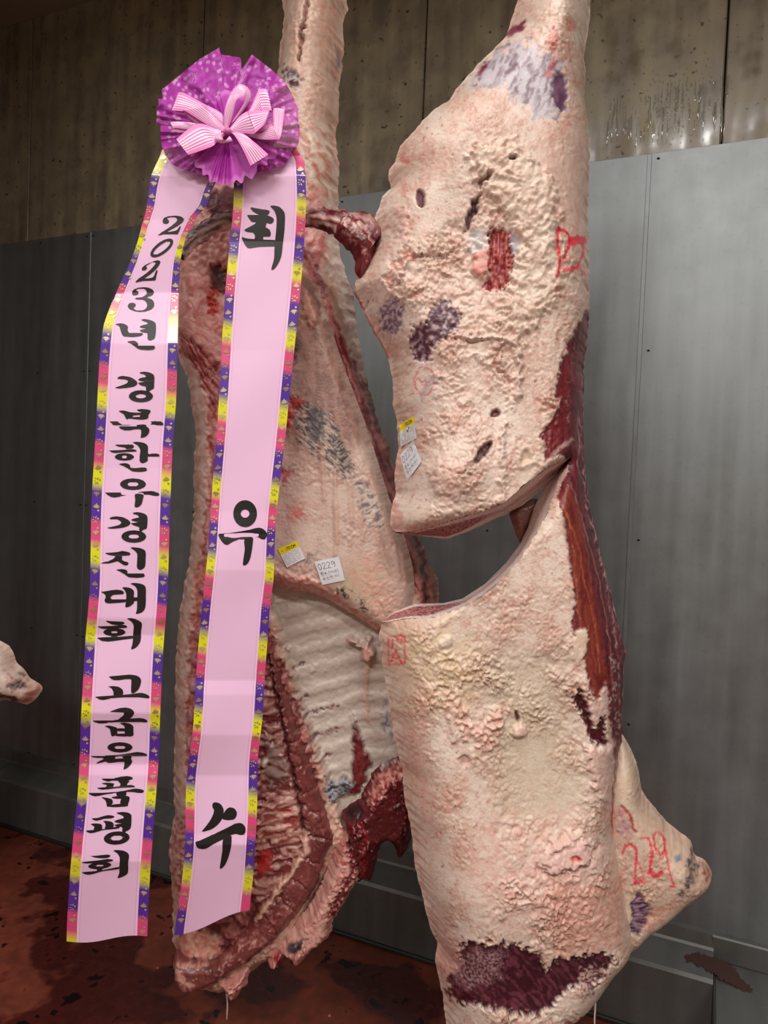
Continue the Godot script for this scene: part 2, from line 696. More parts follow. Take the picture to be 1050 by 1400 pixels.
func floor_texture() -> void:
	var S := 900
	var n := FastNoiseLite.new()
	n.seed = 41; n.frequency = 0.006; n.fractal_octaves = 5
	var b0 := n.get_image(S, S, false, false, false).get_data()
	n.seed = 42; n.frequency = 0.022
	var b1 := n.get_image(S, S, false, false, false).get_data()
	n.seed = 43; n.frequency = 0.07; n.fractal_octaves = 2
	var b2 := n.get_image(S, S, false, false, false).get_data()
	var c := PackedByteArray()
	var r := PackedByteArray()
	c.resize(S * S * 3)
	r.resize(S * S)
	for i in S * S:
		var a := (b0[i] - 128) / 128.0
		var b := (b1[i] - 128) / 128.0
		var d := (b2[i] - 128) / 128.0
		var wet := clampf((a * 1.2 + b * 0.5 - 0.06) * 5.0, 0.0, 1.0)
		var blot := clampf((b * 1.1 + d * 0.55 - 0.52) * 8.0, 0.0, 1.0)
		var f := 1.0 + 0.12 * d + 0.16 * b
		var cr := lerpf(lerpf(122.0, 74.0, wet), 22.0, blot) * f
		var cg := lerpf(lerpf(58.0, 28.0, wet), 10.0, blot) * f
		var cb := lerpf(lerpf(42.0, 24.0, wet), 11.0, blot) * f
		if d > 0.78 and b < 0.0:
			cr = 190.0; cg = 150.0; cb = 135.0
		c[i * 3] = clampi(int(cr), 0, 255)
		c[i * 3 + 1] = clampi(int(cg), 0, 255)
		c[i * 3 + 2] = clampi(int(cb), 0, 255)
		r[i] = clampi(int(255.0 * (0.48 - 0.22 * wet - 0.12 * blot + 0.06 * d)), 20, 255)
	var m := StandardMaterial3D.new()
	m.albedo_texture = ImageTexture.create_from_image(Image.create_from_data(S, S, false, Image.FORMAT_RGB8, c))
	m.roughness_texture = ImageTexture.create_from_image(Image.create_from_data(S, S, false, Image.FORMAT_L8, r))
	mats.floor = m

# ------------------------------------------------------------------ room
var wall_t := Transform3D(Basis(Vector3.UP, deg_to_rad(-24.0)), Vector3(0, 0, -2.45))

func room_node(called: String) -> Node3D:
	var o := Node3D.new()
	o.name = called
	add_child(o, true)
	o.transform = wall_t
	struct(o)
	return o

func build_room() -> void:
	panel_textures()
	floor_texture()
	var wl := room_node("wall_back")
	put("core", box_mesh(Vector3(9.0, 3.4, 0.1)), mat_plain(Color8(40, 36, 30), 0.8), wl, Vector3(-0.6, 1.7, -0.09))
	for k in 10:                                # insulated cream panels, 0.893 m apart
		var x := -4.385 + 0.893 * k
		put("wall_panel", box_mesh(Vector3(0.888, 3.38, 0.04), 0.003), mats.cream, wl, Vector3(x + 0.4465, 1.69, -0.02))
	var steel := room_node("trim_1")
	var top := 2.455
	var bot := 0.235
	for k in 4:
		var x0 := -3.480 + 2.134 * k
		put("steel_sheet", box_mesh(Vector3(2.131, top - bot, 0.004), 0.0008), mats.steel, steel, Vector3(x0 + 1.067, (top + bot) * 0.5, 0.002))
		var cover := put("joint_strip", box_mesh(Vector3(0.012, top - bot, 0.003), 0.0008), mats.steel, steel, Vector3(x0 + 2.134, (top + bot) * 0.5 - 0.002, 0.0055))
		cover.set_meta("label", "raised joint strip")
	var rv := SphereMesh.new()
	rv.radius = 0.0042; rv.height = 0.005; rv.radial_segments = 10; rv.rings = 5
	var rm := mat_plain(Color8(34, 33, 33), 0.35, 0.6)
	for x in [-3.0, -2.18, -1.902, -1.624, -1.362, -1.330, -0.788, -0.2, 0.36, 0.812, 1.35, 1.9, 2.4]:
		for y in [2.438, 1.895, 1.35, 0.81, 0.27]:
			if x > 0.8 and x < 0.9 and y < 0.3:
				continue
			put("rivet", rv, rm, steel, Vector3(x, y, 0.0055))
	# bumper kerb along the wall foot
	var kb := room_node("kerb")
	var prof := [Vector2(0.0, 0.262), Vector2(0.004, 0.266), Vector2(0.02, 0.262), Vector2(0.024, 0.228), Vector2(0.03, 0.222), Vector2(0.118, 0.196), Vector2(0.124, 0.186), Vector2(0.124, 0.0)]
	var km: StandardMaterial3D = mats.steel.duplicate()
	km.albedo_color = Color8(196, 190, 184)
	km.metallic = 0.4
	for s in [[-4.4, -1.7], [-1.698, 0.44], [0.442, 1.068]]:
		var v := PackedVector3Array()
		var idx := PackedInt32Array()
		for e in prof.size() - 1:
			var b := v.size()
			for q in [[s[0], e], [s[1], e], [s[1], e + 1], [s[0], e + 1]]:
				v.append(Vector3(q[0], prof[q[1]].y, prof[q[1]].x))
			idx.append_array([b, b + 1, b + 2, b, b + 2, b + 3])
		put("kerb_rail", mesh_of(v, idx), km, kb)
	put("kerb_rail", box_mesh(Vector3(0.36, 0.194, 3.2), 0.006), km, kb, Vector3(1.249, 0.097, 1.6))
	put("kerb_lip", box_mesh(Vector3(1.2, 0.07, 0.022), 0.004), km, kb, Vector3(1.66, 0.228, 0.012))
	put("kerb_lip", box_mesh(Vector3(5.56, 0.014, 0.012), 0.003), mat_plain(Color8(38, 36, 32), 0.6), kb, Vector3(-1.62, 0.007, 0.13))
	# water that ran down the cream panels, beaded and drying
	var run := SphereMesh.new()
	run.radius = 1.0; run.height = 2.0; run.radial_segments = 10; run.rings = 8
	var rmat := mat_plain(Color(0.62, 0.60, 0.52, 0.30), 0.06)
	rmat.transparency = BaseMaterial3D.TRANSPARENCY_ALPHA
	rmat.metallic_specular = 0.8
	var mm := MultiMesh.new()
	mm.transform_format = MultiMesh.TRANSFORM_3D
	mm.mesh = run
	mm.instance_count = 260
	var rng := RandomNumberGenerator.new()
	rng.seed = 12
	for k in 260:
		var bead := k > 70
		var x := rng.randf_range(0.66, 1.0) if not bead else 0.84 + rng.randfn(0.0, 0.07)
		var y := rng.randf_range(2.50, 2.62) if not bead else 2.58 + rng.randfn(0.0, 0.06)
		if x > 0.985: x = 0.97
		y = maxf(y, 2.475)
		var sx := rng.randf_range(0.0012, 0.0026)
		var sy := rng.randf_range(0.012, 0.05) if not bead else rng.randf_range(0.0015, 0.005)
		mm.set_instance_transform(k, Transform3D(Basis.from_scale(Vector3(sx, sy, sx * 0.7)), Vector3(x, y, 0.0002)))
	var wr := MultiMeshInstance3D.new()
	wr.name = "water_beads"
	wr.multimesh = mm
	wr.material_override = rmat
	wr.set_meta("kind", "stuff")
	wl.add_child(wr, true)
	# floor, ceiling and the walls behind the camera
	var fl := room_node("floor")
	var pm := PlaneMesh.new()
	pm.size = Vector2(9.0, 5.0)
	var fv := PackedVector3Array([Vector3(-5.1, 0, 0), Vector3(3.9, 0, 0), Vector3(3.9, 0, 5), Vector3(-5.1, 0, 5)])
	var fuv := PackedVector2Array([Vector2(0, 0), Vector2(3.0, 0), Vector2(3.0, 1.666), Vector2(0, 1.666)])
	put("floor_screed", mesh_of(fv, PackedInt32Array([0, 1, 2, 0, 2, 3]), PackedColorArray(), fuv), mats.floor, fl)
	put("slab", box_mesh(Vector3(9.2, 0.1, 5.4)), mat_plain(Color8(70, 40, 32), 0.7), fl, Vector3(-0.6, -0.055, 2.4))
	var ce := room_node("ceiling")
	var pale := mat_plain(Color8(150, 142, 126), 0.6)
	put("ceiling_board", box_mesh(Vector3(9.2, 0.1, 5.4)), pale, ce, Vector3(-0.6, 3.43, 2.4))
	var wf := room_node("wall_front")
	put("wall_board", box_mesh(Vector3(9.2, 3.5, 0.1)), pale, wf, Vector3(-0.6, 1.7, 4.95))
	var w1 := room_node("wall_left")
	put("wall_board", box_mesh(Vector3(0.1, 3.5, 5.2)), mat_plain(Color8(84, 80, 74), 0.6), w1, Vector3(-4.5, 1.7, 2.4))
	var w2 := room_node("wall_right")
	put("wall_board", box_mesh(Vector3(0.1, 3.5, 5.2)), pale, w2, Vector3(3.3, 1.7, 2.4))

func lamp(x: float, z: float, len: float, e: float, label: String) -> void:
	var o := thing("ceiling_light", label, "light", wall_t * Vector3(x, 3.28, z), "strip lights under the ceiling")
	o.rotation.y = deg_to_rad(-24.0)
	put("housing", box_mesh(Vector3(len, 0.09, 0.2), 0.01), mat_plain(Color8(205, 205, 200), 0.5), o, Vector3(0, 0.05, 0))
	var gm := mat_plain(Color8(245, 245, 240), 0.4)
	gm.emission_enabled = true
	gm.emission = Color(1.0, 0.985, 0.96)
	gm.emission_energy_multiplier = 1.2
	put("diffuser", box_mesh(Vector3(len - 0.04, 0.02, 0.16), 0.006), gm, o, Vector3(0, -0.005, 0))
	var l := AreaLight3D.new()
	l.name = "tube_light"
	l.area_size = Vector2(len - 0.04, 0.16)
	l.light_energy = e
	l.light_color = Color(1.0, 0.985, 0.965)
	l.shadow_enabled = true
	l.area_range = 14.0
	l.area_attenuation = 2.0
	o.add_child(l, true)
	l.position = Vector3(0, -0.022, 0)
	l.rotation.x = -PI / 2

# ------------------------------------------------------------------ right side of beef, fat side to us
func fat_style(o := {}) -> Dictionary:
	var d := {"a": lin(234, 215, 202), "b": lin(210, 181, 163), "pink": lin(202, 136, 122), "pinkness": 1.0, "fleck": lin(150, 40, 42), "fleckness": 0.75, "fold": 0.006, "lump": 0.0036, "crease": 1.0}
	d.merge(o, true)
	return d

func ink(a: Array, w: float, op := 0.92) -> Reg:
	return rg(P(a), lin(225, 25, 50), lin(235, 55, 95), {"w": w, "warp": 1.2, "wf": 0.2, "soft": 1.8, "op": op, "f": 0.15})

func pulled(p: PackedVector2Array, w: float, depth: float) -> PackedVector2Array:
	# where a rim that stands w in front of the middle plane must lie on that plane
	var r := PackedVector2Array()
	for q in p: r.append(Vector2(525, 683) + (q - Vector2(525, 683)) * (depth - w) / depth)
	return r

func cut_face(a: PackedVector2Array, b: PackedVector2Array, gr: Dictionary, o: Vector3, lean_at: Callable) -> ArrayMesh:
	# the sawn face from the near rim a to the far rim b, both on the middle plane
	var n := 220
	var m := 20
	var depth: float = gr.depth
	var rows := []
	for i in n + 1:
		var t := float(i) / n
		var pa := along(a, t)
		var pb := along(b, t)
		var w := rim_w(gr, pa)
		var row := []
		for k in m + 1:
			var s := float(k) / m
			var q := pa.lerp(pb, s)
			row.append(at(q.x, q.y, depth) + Vector3(0, 0, lerpf(w + 0.0015, -0.004, s) + 0.003 * sin(s * PI) * N2.get_noise_2d(i * 0.12, k * 0.5)) - o)
		rows.append(row)
	var fat := lin(240, 222, 214)
	var red := lin(118, 38, 46)
	var pinkc := lin(214, 150, 146)
	return strip_mesh(rows, func(r: int, k: int) -> Color:
		var t := float(r) / n
		var s := float(k) / m
		var amount: float = lean_at.call(t)
		var mid := 0.5 + 0.10 * N1.get_noise_2d(t * 5.0, 1.0)
		var lean := 1.0 - smoothstep(0.30 * amount, 0.30 * amount + 0.10, absf(s - mid))
		var marb := clampf(0.45 + 1.7 * N1.get_noise_2d(t * 70.0, s * 9.0), 0.0, 1.0)
		var streak := clampf(0.2 + 1.2 * N2.get_noise_2d(t * 40.0, s * 16.0), 0.0, 0.35)
		return fat.lerp(pinkc, streak).lerp(red.lerp(pinkc, marb * 0.85), lean * minf(1.0, amount * 2.0)))

func along(p: PackedVector2Array, t: float) -> Vector2:
	var tot := 0.0
	for i in p.size() - 1: tot += p[i].distance_to(p[i + 1])
	var want := tot * clampf(t, 0.0, 1.0)
	for i in p.size() - 1:
		var l := p[i].distance_to(p[i + 1])
		if want <= l or i == p.size() - 2:
			return p[i].lerp(p[i + 1], clampf(want / maxf(l, 1e-6), 0.0, 1.0))
		want -= l
	return p[p.size() - 1]

var right_grid := {}
var flank_grid := {}

func build_right() -> void:
	var D := 1.47
	var o := thing("beef_side", "side of beef hung fat side out, sawn open between loin and shoulder", "beef carcass", Vector3(0.25, 0.42, -D))
	var T := 0.125
	var wc := T * 0.8
	# rims of the saw cut: near edge (n) and far edge (f)
	var up_n := P([541, 727, 568, 729, 613, 712, 651, 699, 682, 688, 716, 659, 747, 638, 777, 625])
	var up_f := P([541, 729, 575, 733, 611, 737, 640, 727, 667, 714, 690, 704, 715, 690, 742, 668, 762, 652, 777, 628])
	var lo_n := P([777, 630, 768, 655, 760, 674, 747, 701, 728, 731, 709, 760, 686, 785, 659, 808, 629, 827, 594, 841, 556, 849, 522, 851])
	var lo_f := P([777, 628, 762, 645, 745, 665, 730, 695, 722, 722, 712, 743, 693, 769, 663, 799, 632, 819, 606, 825, 568, 826, 540, 836, 522, 849])
	var up_nb := PackedVector2Array()
	for i in up_n.size():
		up_nb.append(pulled(PackedVector2Array([up_n[i]]), wc * (0.2 if i == 0 else (0.5 if i == up_n.size() - 1 else 1.0)), D)[0])
	var lo_nb := PackedVector2Array()
	for i in lo_n.size():
		lo_nb.append(pulled(PackedVector2Array([lo_n[i]]), wc * (0.2 if i == lo_n.size() - 1 else (0.5 if i == 0 else 1.0)), D)[0])
	var left_up := P([716, -190, 706, -150, 710, -60, 708, 0, 700, 25, 693, 48, 667, 75, 650, 92, 627, 118, 613, 138, 590, 152, 567, 178, 547, 200, 540, 222, 532, 232, 531, 245, 535, 258, 523, 268, 518, 285, 510, 303, 512, 318, 508, 345, 498, 368, 486, 384, 484, 400, 499, 430, 509, 450, 526, 478, 530, 490, 537, 520, 537, 552, 543, 575, 545, 613, 539, 648, 541, 674, 535, 697, 533, 718])
	var left_lo := P([518, 872, 524, 915, 531, 953, 540, 1010, 550, 1049, 552, 1087, 562, 1130, 567, 1182, 579, 1230, 588, 1268, 598, 1287, 595, 1315, 605, 1358, 610, 1400, 616, 1420, 640, 1428, 700, 1418, 738, 1400, 767, 1391, 786, 1384, 805, 1372, 824, 1349, 840, 1325, 858, 1306, 870, 1285, 866, 1240, 858, 1200, 848, 1150, 842, 1110, 846, 1060, 850, 1010])
	var right := P([850, 977, 851, 939, 853, 910, 855, 891, 848, 868, 838, 823, 823, 766, 811, 716, 802, 667, 798, 613, 797, 552, 798, 507, 804, 457, 806, 423, 805, 333, 803, 300, 805, 250, 807, 200, 803, 167, 798, 133, 801, 97, 798, 80, 805, 33, 808, 0, 808, -60, 800, -150, 786, -190])
	var near := PackedVector2Array()
	var far := PackedVector2Array()
	for pr in [[left_up, 0], [up_nb, 1], [lo_nb, 1], [left_lo, 0], [right, 0]]: near.append_array(pr[0])
	for pr in [left_up, up_f, lo_f, left_lo, right]: far.append_array(pr)
	near = ragged(near, 5.0, 1.8, 0.09, 0.0)
	far = ragged(far, 6.0, 1.2, 0.09, 0.0)
	var W := lin(226, 206, 200)
	var dark := lin(82, 40, 55)
	var none := lin(230, 210, 200)
	var regs := [
		# where the fat lies smooth
		rg(P([560, 190, 640, 110, 720, 60, 800, 60, 800, 330, 760, 330, 735, 230, 680, 190, 640, 240, 620, 320, 560, 330, 540, 240]), none, none, {"soft": 60.0, "op": 0.0, "fl": 0.75}),
		rg(P([650, 230, 700, 215, 750, 280, 750, 380, 710, 400, 705, 320, 650, 260]), none, none, {"soft": 30.0, "op": 0.0, "fl": 0.45}),
		rg(P([700, 430, 780, 430, 750, 560, 730, 640, 700, 660]), none, none, {"soft": 40.0, "op": 0.0, "fl": 0.7}),
		rg(P([640, 760, 780, 700, 790, 880, 700, 900, 620, 870]), none, none, {"soft": 60.0, "op": 0.0, "fl": 0.55}),
		rg(P([560, 1050, 700, 1030, 760, 950, 800, 1100, 740, 1150, 640, 1260, 590, 1250]), none, none, {"soft": 60.0, "op": 0.0, "fl": 0.6}),
		# broad folds that sweep round the flank
		rg(P([655, 250, 690, 236, 730, 262, 748, 310, 744, 370, 716, 430]), none, lin(206, 150, 138), {"w": 2.0, "soft": 10.0, "warp": 6.0, "h": 0.007, "op": 0.25}),
		rg(P([668, 268, 700, 262, 722, 290, 730, 340]), none, lin(206, 150, 138), {"w": 2.0, "soft": 9.0, "warp": 6.0, "h": 0.006, "op": 0.25}),
		rg(P([640, 440, 680, 424, 716, 436, 740, 410]), none, lin(206, 150, 138), {"w": 2.0, "soft": 9.0, "warp": 6.0, "h": 0.006, "op": 0.25}),
		rg(P([620, 480, 660, 490, 690, 520, 700, 560]), none, lin(206, 150, 138), {"w": 2.0, "soft": 9.0, "warp": 8.0, "h": 0.006, "op": 0.25}),
		rg(P([512, 300, 530, 286, 548, 290, 552, 330, 530, 350, 520, 380]), none, lin(214, 170, 158), {"w": 6.0, "soft": 6.0, "warp": 6.0, "wf": 0.1, "h": 0.008, "op": 0.6}),
		rg(P([570, 345, 548, 362, 534, 392, 540, 420]), none, lin(214, 170, 158), {"w": 6.0, "soft": 6.0, "warp": 6.0, "wf": 0.1, "h": 0.010, "op": 0.5}),
		# yellow and rosy drifts of the fat cover
		rg(P([540, 860, 620, 850, 660, 900, 640, 980, 560, 960, 530, 900]), lin(222, 196, 150), lin(230, 208, 180), {"soft": 60.0, "op": 0.55, "warp": 10.0}),
		rg(P([660, 900, 760, 900, 800, 1100, 780, 1180, 680, 1120]), lin(206, 190, 162), lin(218, 202, 182), {"soft": 50.0, "op": 0.6, "warp": 10.0, "h": -0.006}),
		rg(P([660, 1120, 790, 1110, 830, 1200, 800, 1280, 690, 1270, 640, 1200]), lin(222, 172, 160), lin(232, 204, 192), {"soft": 40.0, "op": 0.6, "warp": 12.0, "f": 0.05, "gain": 1.4}),
		rg(P([740, 1200, 860, 1210, 850, 1300, 760, 1310]), lin(200, 130, 112), lin(224, 176, 158), {"soft": 30.0, "op": 0.7, "warp": 8.0, "f": 0.12, "gain": 1.6}),
		rg(P([735, 170, 800, 170, 806, 330, 760, 330, 745, 250]), lin(212, 164, 150), lin(228, 200, 186), {"soft": 24.0, "op": 0.7, "warp": 6.0, "fx": 0.12, "fy": 0.02}),
		rg(P([645, 205, 700, 195, 760, 260, 765, 400, 700, 480, 690, 420, 715, 330, 660, 260]), lin(232, 214, 196), lin(212, 182, 162), {"soft": 24.0, "op": 0.6, "warp": 10.0, "h": 0.012, "hn": 0.004, "f": 0.04, "fl": 0.35}),
		rg(P([620, 300, 660, 330, 690, 420, 640, 480, 560, 380, 590, 350]), lin(222, 198, 180), lin(206, 160, 146), {"soft": 20.0, "op": 0.5, "warp": 10.0, "h": -0.006, "hn": 0.005, "f": 0.05, "gain": 1.3}),
		# shin: bluish sinew over dark muscle
		rg(P([667, 77, 713, 57, 747, 70, 770, 90, 780, 133, 770, 160, 735, 160, 705, 135, 690, 120, 640, 118]), lin(200, 192, 202), lin(104, 74, 100), {"soft": 12.0, "op": 0.9, "warp": 12.0, "fx": 0.03, "fy": 0.10, "ang": -62.0, "gain": 1.1, "bias": 0.30, "fl": 0.8}),
		rg(ellipse(766, 124, 10, 27, -8), lin(92, 58, 84), lin(120, 84, 108), {"soft": 5.0, "warp": 3.0, "h": -0.004}),
		rg(ellipse(706, 40, 17, 6, -38), lin(118, 40, 66), lin(150, 80, 100), {"soft": 4.0, "warp": 3.0}),
		rg(P([650, 104, 662, 88, 666, 92, 656, 106]), lin(120, 34, 46), lin(150, 70, 80), {"soft": 4.0, "warp": 3.0}),
		rg(P([748, 60, 756, 40, 758, 60, 752, 100]), lin(196, 60, 70), lin(214, 130, 130), {"w": 3.0, "soft": 5.0, "warp": 6.0, "op": 0.7}),
		rg(ellipse(780, 33, 7, 9), lin(190, 90, 70), lin(214, 140, 120), {"soft": 6.0, "warp": 5.0, "op": 0.8}),
		# lean showing through
		rg(P([590, 419, 609, 408, 632, 430, 625, 450, 598, 469, 583, 495, 566, 491, 560, 469, 564, 450, 583, 442]), dark, lin(196, 170, 176), {"soft": 4.0, "warp": 6.0, "wf": 0.12, "f": 0.09, "gain": 1.3, "bias": 0.14, "h": -0.005}),
		rg(P([518, 423, 537, 406, 552, 419, 549, 450, 533, 465, 522, 450]), lin(112, 82, 100), lin(208, 186, 190), {"soft": 7.0, "warp": 6.0, "wf": 0.12, "f": 0.14, "gain": 1.2, "bias": 0.35, "h": -0.004}),
		rg(ellipse(575, 271, 6.5, 13, -6), lin(70, 18, 30), lin(100, 40, 50), {"soft": 3.0, "warp": 1.5, "h": -0.008}),
		rg(P([657, 267, 647, 273, 638, 293, 635, 318, 643, 307, 653, 287]), lin(58, 22, 36), lin(104, 60, 72), {"soft": 4.0, "warp": 3.0, "h": -0.012}),
		rg(P([653, 250, 668, 238, 672, 242, 656, 258]), lin(110, 74, 70), lin(150, 110, 100), {"soft": 4.0, "warp": 3.0, "h": -0.006}),
		rg(ellipse(700, 219, 5, 2.5), lin(72, 40, 34), lin(72, 40, 34), {"soft": 3.0, "warp": 1.0, "h": -0.006}),
		rg(P([640, 322, 655, 310, 668, 318, 664, 345, 650, 355, 638, 340]), lin(196, 196, 204), lin(224, 216, 212), {"soft": 8.0, "warp": 4.0, "op": 0.8}),
		rg(P([648, 346, 666, 338, 672, 366, 660, 382, 645, 372]), lin(226, 172, 160), lin(214, 130, 120), {"soft": 6.0, "warp": 4.0, "h": 0.008}),
		rg(P([670, 313, 683, 313, 697, 317, 701, 350, 694, 390, 680, 397, 657, 393, 670, 377, 667, 347]), lin(126, 26, 32), lin(206, 104, 100), {"soft": 3.0, "warp": 4.0, "wf": 0.12, "fx": 0.30, "fy": 0.03, "gain": 1.3, "bias": 0.32, "h": -0.006, "hn": 0.006}),
		rg(P([698, 318, 710, 330, 706, 350, 700, 348]), lin(150, 140, 156), lin(190, 180, 186), {"soft": 4.0, "warp": 3.0}),
		rg(P([555, 205, 562, 222, 552, 228, 548, 216]), lin(176, 70, 70), lin(206, 140, 130), {"soft": 6.0, "warp": 6.0, "op": 0.8}),
		rg(P([553, 250, 556, 320]), lin(188, 70, 66), lin(214, 150, 138), {"w": 3.0, "soft": 8.0, "warp": 10.0, "op": 0.65}),
		rg(P([566, 348, 540, 362, 530, 390]), lin(196, 96, 80), lin(220, 160, 140), {"w": 4.0, "soft": 8.0, "warp": 8.0, "op": 0.6, "h": -0.006}),
		rg(P([575, 348, 600, 350, 616, 345]), lin(120, 90, 84), lin(180, 150, 140), {"w": 1.2, "soft": 3.0, "warp": 4.0, "h": -0.008}),
		# red rim at the left of the loin
		rg(P([484, 388, 500, 430, 527, 478, 532, 492, 526, 490, 506, 452, 484, 410]), lin(140, 24, 32), lin(176, 50, 50), {"soft": 3.0, "warp": 1.5}),
		# folds and slits of the flank
		rg(P([640, 460, 690, 463, 707, 478, 710, 500, 706, 545]), W, lin(226, 200, 186), {"w": 3.0, "soft": 6.0, "warp": 5.0, "h": 0.010, "op": 0.5}),
		rg(P([690, 578, 686, 610, 688, 660, 690, 690]), W, lin(226, 200, 186), {"w": 3.5, "soft": 8.0, "warp": 5.0, "h": 0.009, "op": 0.5}),
		rg(P([676, 492, 672, 500, 700, 520]), lin(176, 70, 62), lin(206, 130, 120), {"w": 1.6, "soft": 5.0, "warp": 5.0, "h": -0.006, "op": 0.7}),
		rg(ellipse(677, 565, 7, 4, -20), lin(96, 52, 44), lin(130, 80, 70), {"soft": 3.0, "warp": 1.5, "h": -0.010}),
		rg(ellipse(661, 618, 18, 5.5, -50), lin(78, 40, 42), lin(150, 120, 124), {"soft": 3.0, "warp": 2.0, "h": -0.014, "f": 0.1}),
		rg(P([590, 640, 620, 632, 650, 660, 620, 680, 590, 670]), lin(214, 164, 150), lin(226, 196, 180), {"soft": 14.0, "warp": 8.0, "h": 0.008, "op": 0.6}),
		rg(P([560, 700, 600, 705, 650, 690, 690, 660, 740, 628]), lin(232, 212, 196), lin(226, 200, 180), {"w": 6.0, "soft": 10.0, "warp": 5.0, "op": 0.5}),
		rg(ellipse(719, 625, 12, 14), lin(226, 208, 190), lin(216, 190, 170), {"soft": 10.0, "warp": 3.0, "h": 0.005}),
		rg(ellipse(719, 625, 7, 9), lin(216, 190, 170), lin(216, 190, 170), {"soft": 8.0, "warp": 3.0, "h": -0.005}),
		rg(P([545, 610, 536, 690, 545, 722]), lin(214, 130, 120), lin(226, 180, 168), {"w": 6.0, "soft": 8.0, "warp": 6.0, "op": 0.6}),
		# red flank muscle
		rg(P([802, 422, 785, 453, 775, 472, 777, 482, 768, 488, 764, 514, 757, 549, 768, 543, 764, 560, 747, 587, 739, 596, 747, 613, 745, 629, 770, 622, 778, 640, 762, 674, 773, 716, 777, 754, 783, 793, 787, 823, 781, 856, 800, 905, 808, 939, 816, 956, 829, 930, 833, 977, 840, 1030, 846, 1070, 856, 1080, 856, 900, 860, 760, 815, 600, 815, 430]), lin(84, 22, 34), lin(128, 46, 56), {"soft": 3.0, "warp": 3.0, "wf": 0.1, "fx": 0.16, "fy": 0.012, "gain": 1.2, "ang": -4.0, "h": -0.004, "hn": 0.003}),
		rg(P([762, 676, 782, 660, 790, 690, 797, 720, 809, 785, 816, 840, 825, 892, 834, 940, 826, 930, 816, 956, 804, 930, 800, 890, 783, 860, 788, 823, 784, 793, 778, 754, 772, 716]), lin(140, 58, 46), lin(110, 38, 36), {"soft": 8.0, "warp": 3.0, "fx": 0.14, "fy": 0.012, "gain": 1.2, "ang": -10.0}),
		rg(P([770, 500, 760, 560, 744, 592, 744, 622, 768, 614, 778, 560, 782, 500]), lin(138, 46, 48), lin(112, 32, 42), {"soft": 14.0, "warp": 3.0, "op": 0.7}),
		rg(P([770, 690, 790, 740, 800, 800, 812, 850, 820, 920]), lin(236, 130, 90), lin(214, 100, 70), {"w": 0.5, "soft": 1.8, "warp": 2.0, "wf": 0.02, "op": 0.6}),
		rg(P([780, 660, 800, 720, 818, 790, 834, 880, 840, 960]), lin(226, 180, 170), lin(196, 100, 100), {"w": 0.4, "soft": 2.0, "warp": 2.0, "wf": 0.03, "op": 0.7}),
		rg(P([790, 560, 792, 640, 808, 700, 826, 780, 842, 860]), lin(214, 170, 176), lin(160, 80, 90), {"w": 0.6, "soft": 2.4, "warp": 2.5, "wf": 0.03, "op": 0.7}),
		rg(P([788, 470, 778, 520, 776, 580]), lin(206, 150, 150), lin(160, 80, 90), {"w": 0.5, "soft": 2.2, "warp": 6.0, "wf": 0.07, "op": 0.6}),
		rg(P([806, 440, 796, 520, 794, 600, 800, 660]), lin(222, 176, 180), lin(120, 44, 56), {"w": 0.7, "soft": 2.4, "warp": 2.5, "wf": 0.04, "op": 0.75, "fx": 0.2, "fy": 0.05, "gain": 2.0}),
		rg(P([800, 690, 816, 740, 832, 820, 846, 900, 848, 980]), lin(222, 184, 186), lin(110, 40, 50), {"w": 0.8, "soft": 2.6, "warp": 2.5, "wf": 0.04, "op": 0.8, "f": 0.08, "gain": 2.2}),
		rg(P([826, 920, 832, 970, 840, 1040, 842, 1070]), lin(214, 150, 150), lin(140, 40, 46), {"w": 1.0, "soft": 3.0, "warp": 5.0, "wf": 0.08, "op": 0.7}),
		rg(P([838, 900, 842, 960, 846, 1020]), lin(226, 196, 190), lin(120, 40, 46), {"w": 1.2, "soft": 3.0, "warp": 5.0, "wf": 0.08, "op": 0.7, "f": 0.1, "gain": 2.0}),
		rg(P([776, 700, 786, 760, 790, 830, 800, 900]), lin(222, 150, 120), lin(160, 76, 56), {"w": 0.6, "soft": 2.0, "warp": 1.5, "wf": 0.03, "op": 0.5, "f": 0.05, "gain": 1.6}),
		rg(P([790, 690, 804, 760, 812, 830, 820, 920]), lin(206, 120, 96), lin(140, 56, 44), {"w": 0.6, "soft": 2.0, "warp": 1.5, "wf": 0.03, "op": 0.5}),
		rg(P([783, 600, 760, 618, 745, 640]), lin(226, 200, 190), lin(206, 160, 150), {"w": 2.0, "soft": 4.0, "warp": 2.0, "op": 0.7}),
		# fat tongues over it
		rg(P([784, 866, 800, 858, 806, 866, 800, 890, 790, 912, 782, 900]), lin(230, 208, 190), lin(216, 184, 164), {"soft": 3.0, "warp": 3.0, "h": 0.004}),
		rg(P([806, 950, 816, 962, 830, 938, 834, 960, 830, 980, 818, 1000, 800, 975]), lin(228, 202, 190), lin(214, 176, 164), {"soft": 3.0, "warp": 5.0, "wf": 0.12, "h": 0.003}),
		rg(P([783, 953, 793, 941, 805, 972, 812, 1000, 826, 977, 829, 1020, 808, 1015, 802, 991]), lin(56, 12, 24), lin(96, 24, 34), {"soft": 3.0, "warp": 4.0, "wf": 0.12, "h": -0.008, "fx": 0.2, "fy": 0.03}),
		rg(P([800, 1020, 830, 1025, 842, 1010, 844, 1080, 836, 1100, 812, 1080]), lin(232, 206, 196), lin(214, 164, 152), {"soft": 8.0, "warp": 6.0, "h": 0.008, "f": 0.12, "op": 0.8}),
		rg(P([843, 1000, 840, 1060, 838, 1095, 846, 1140]), lin(90, 26, 30), lin(130, 60, 60), {"w": 1.6, "soft": 4.0, "warp": 3.0, "h": -0.010}),
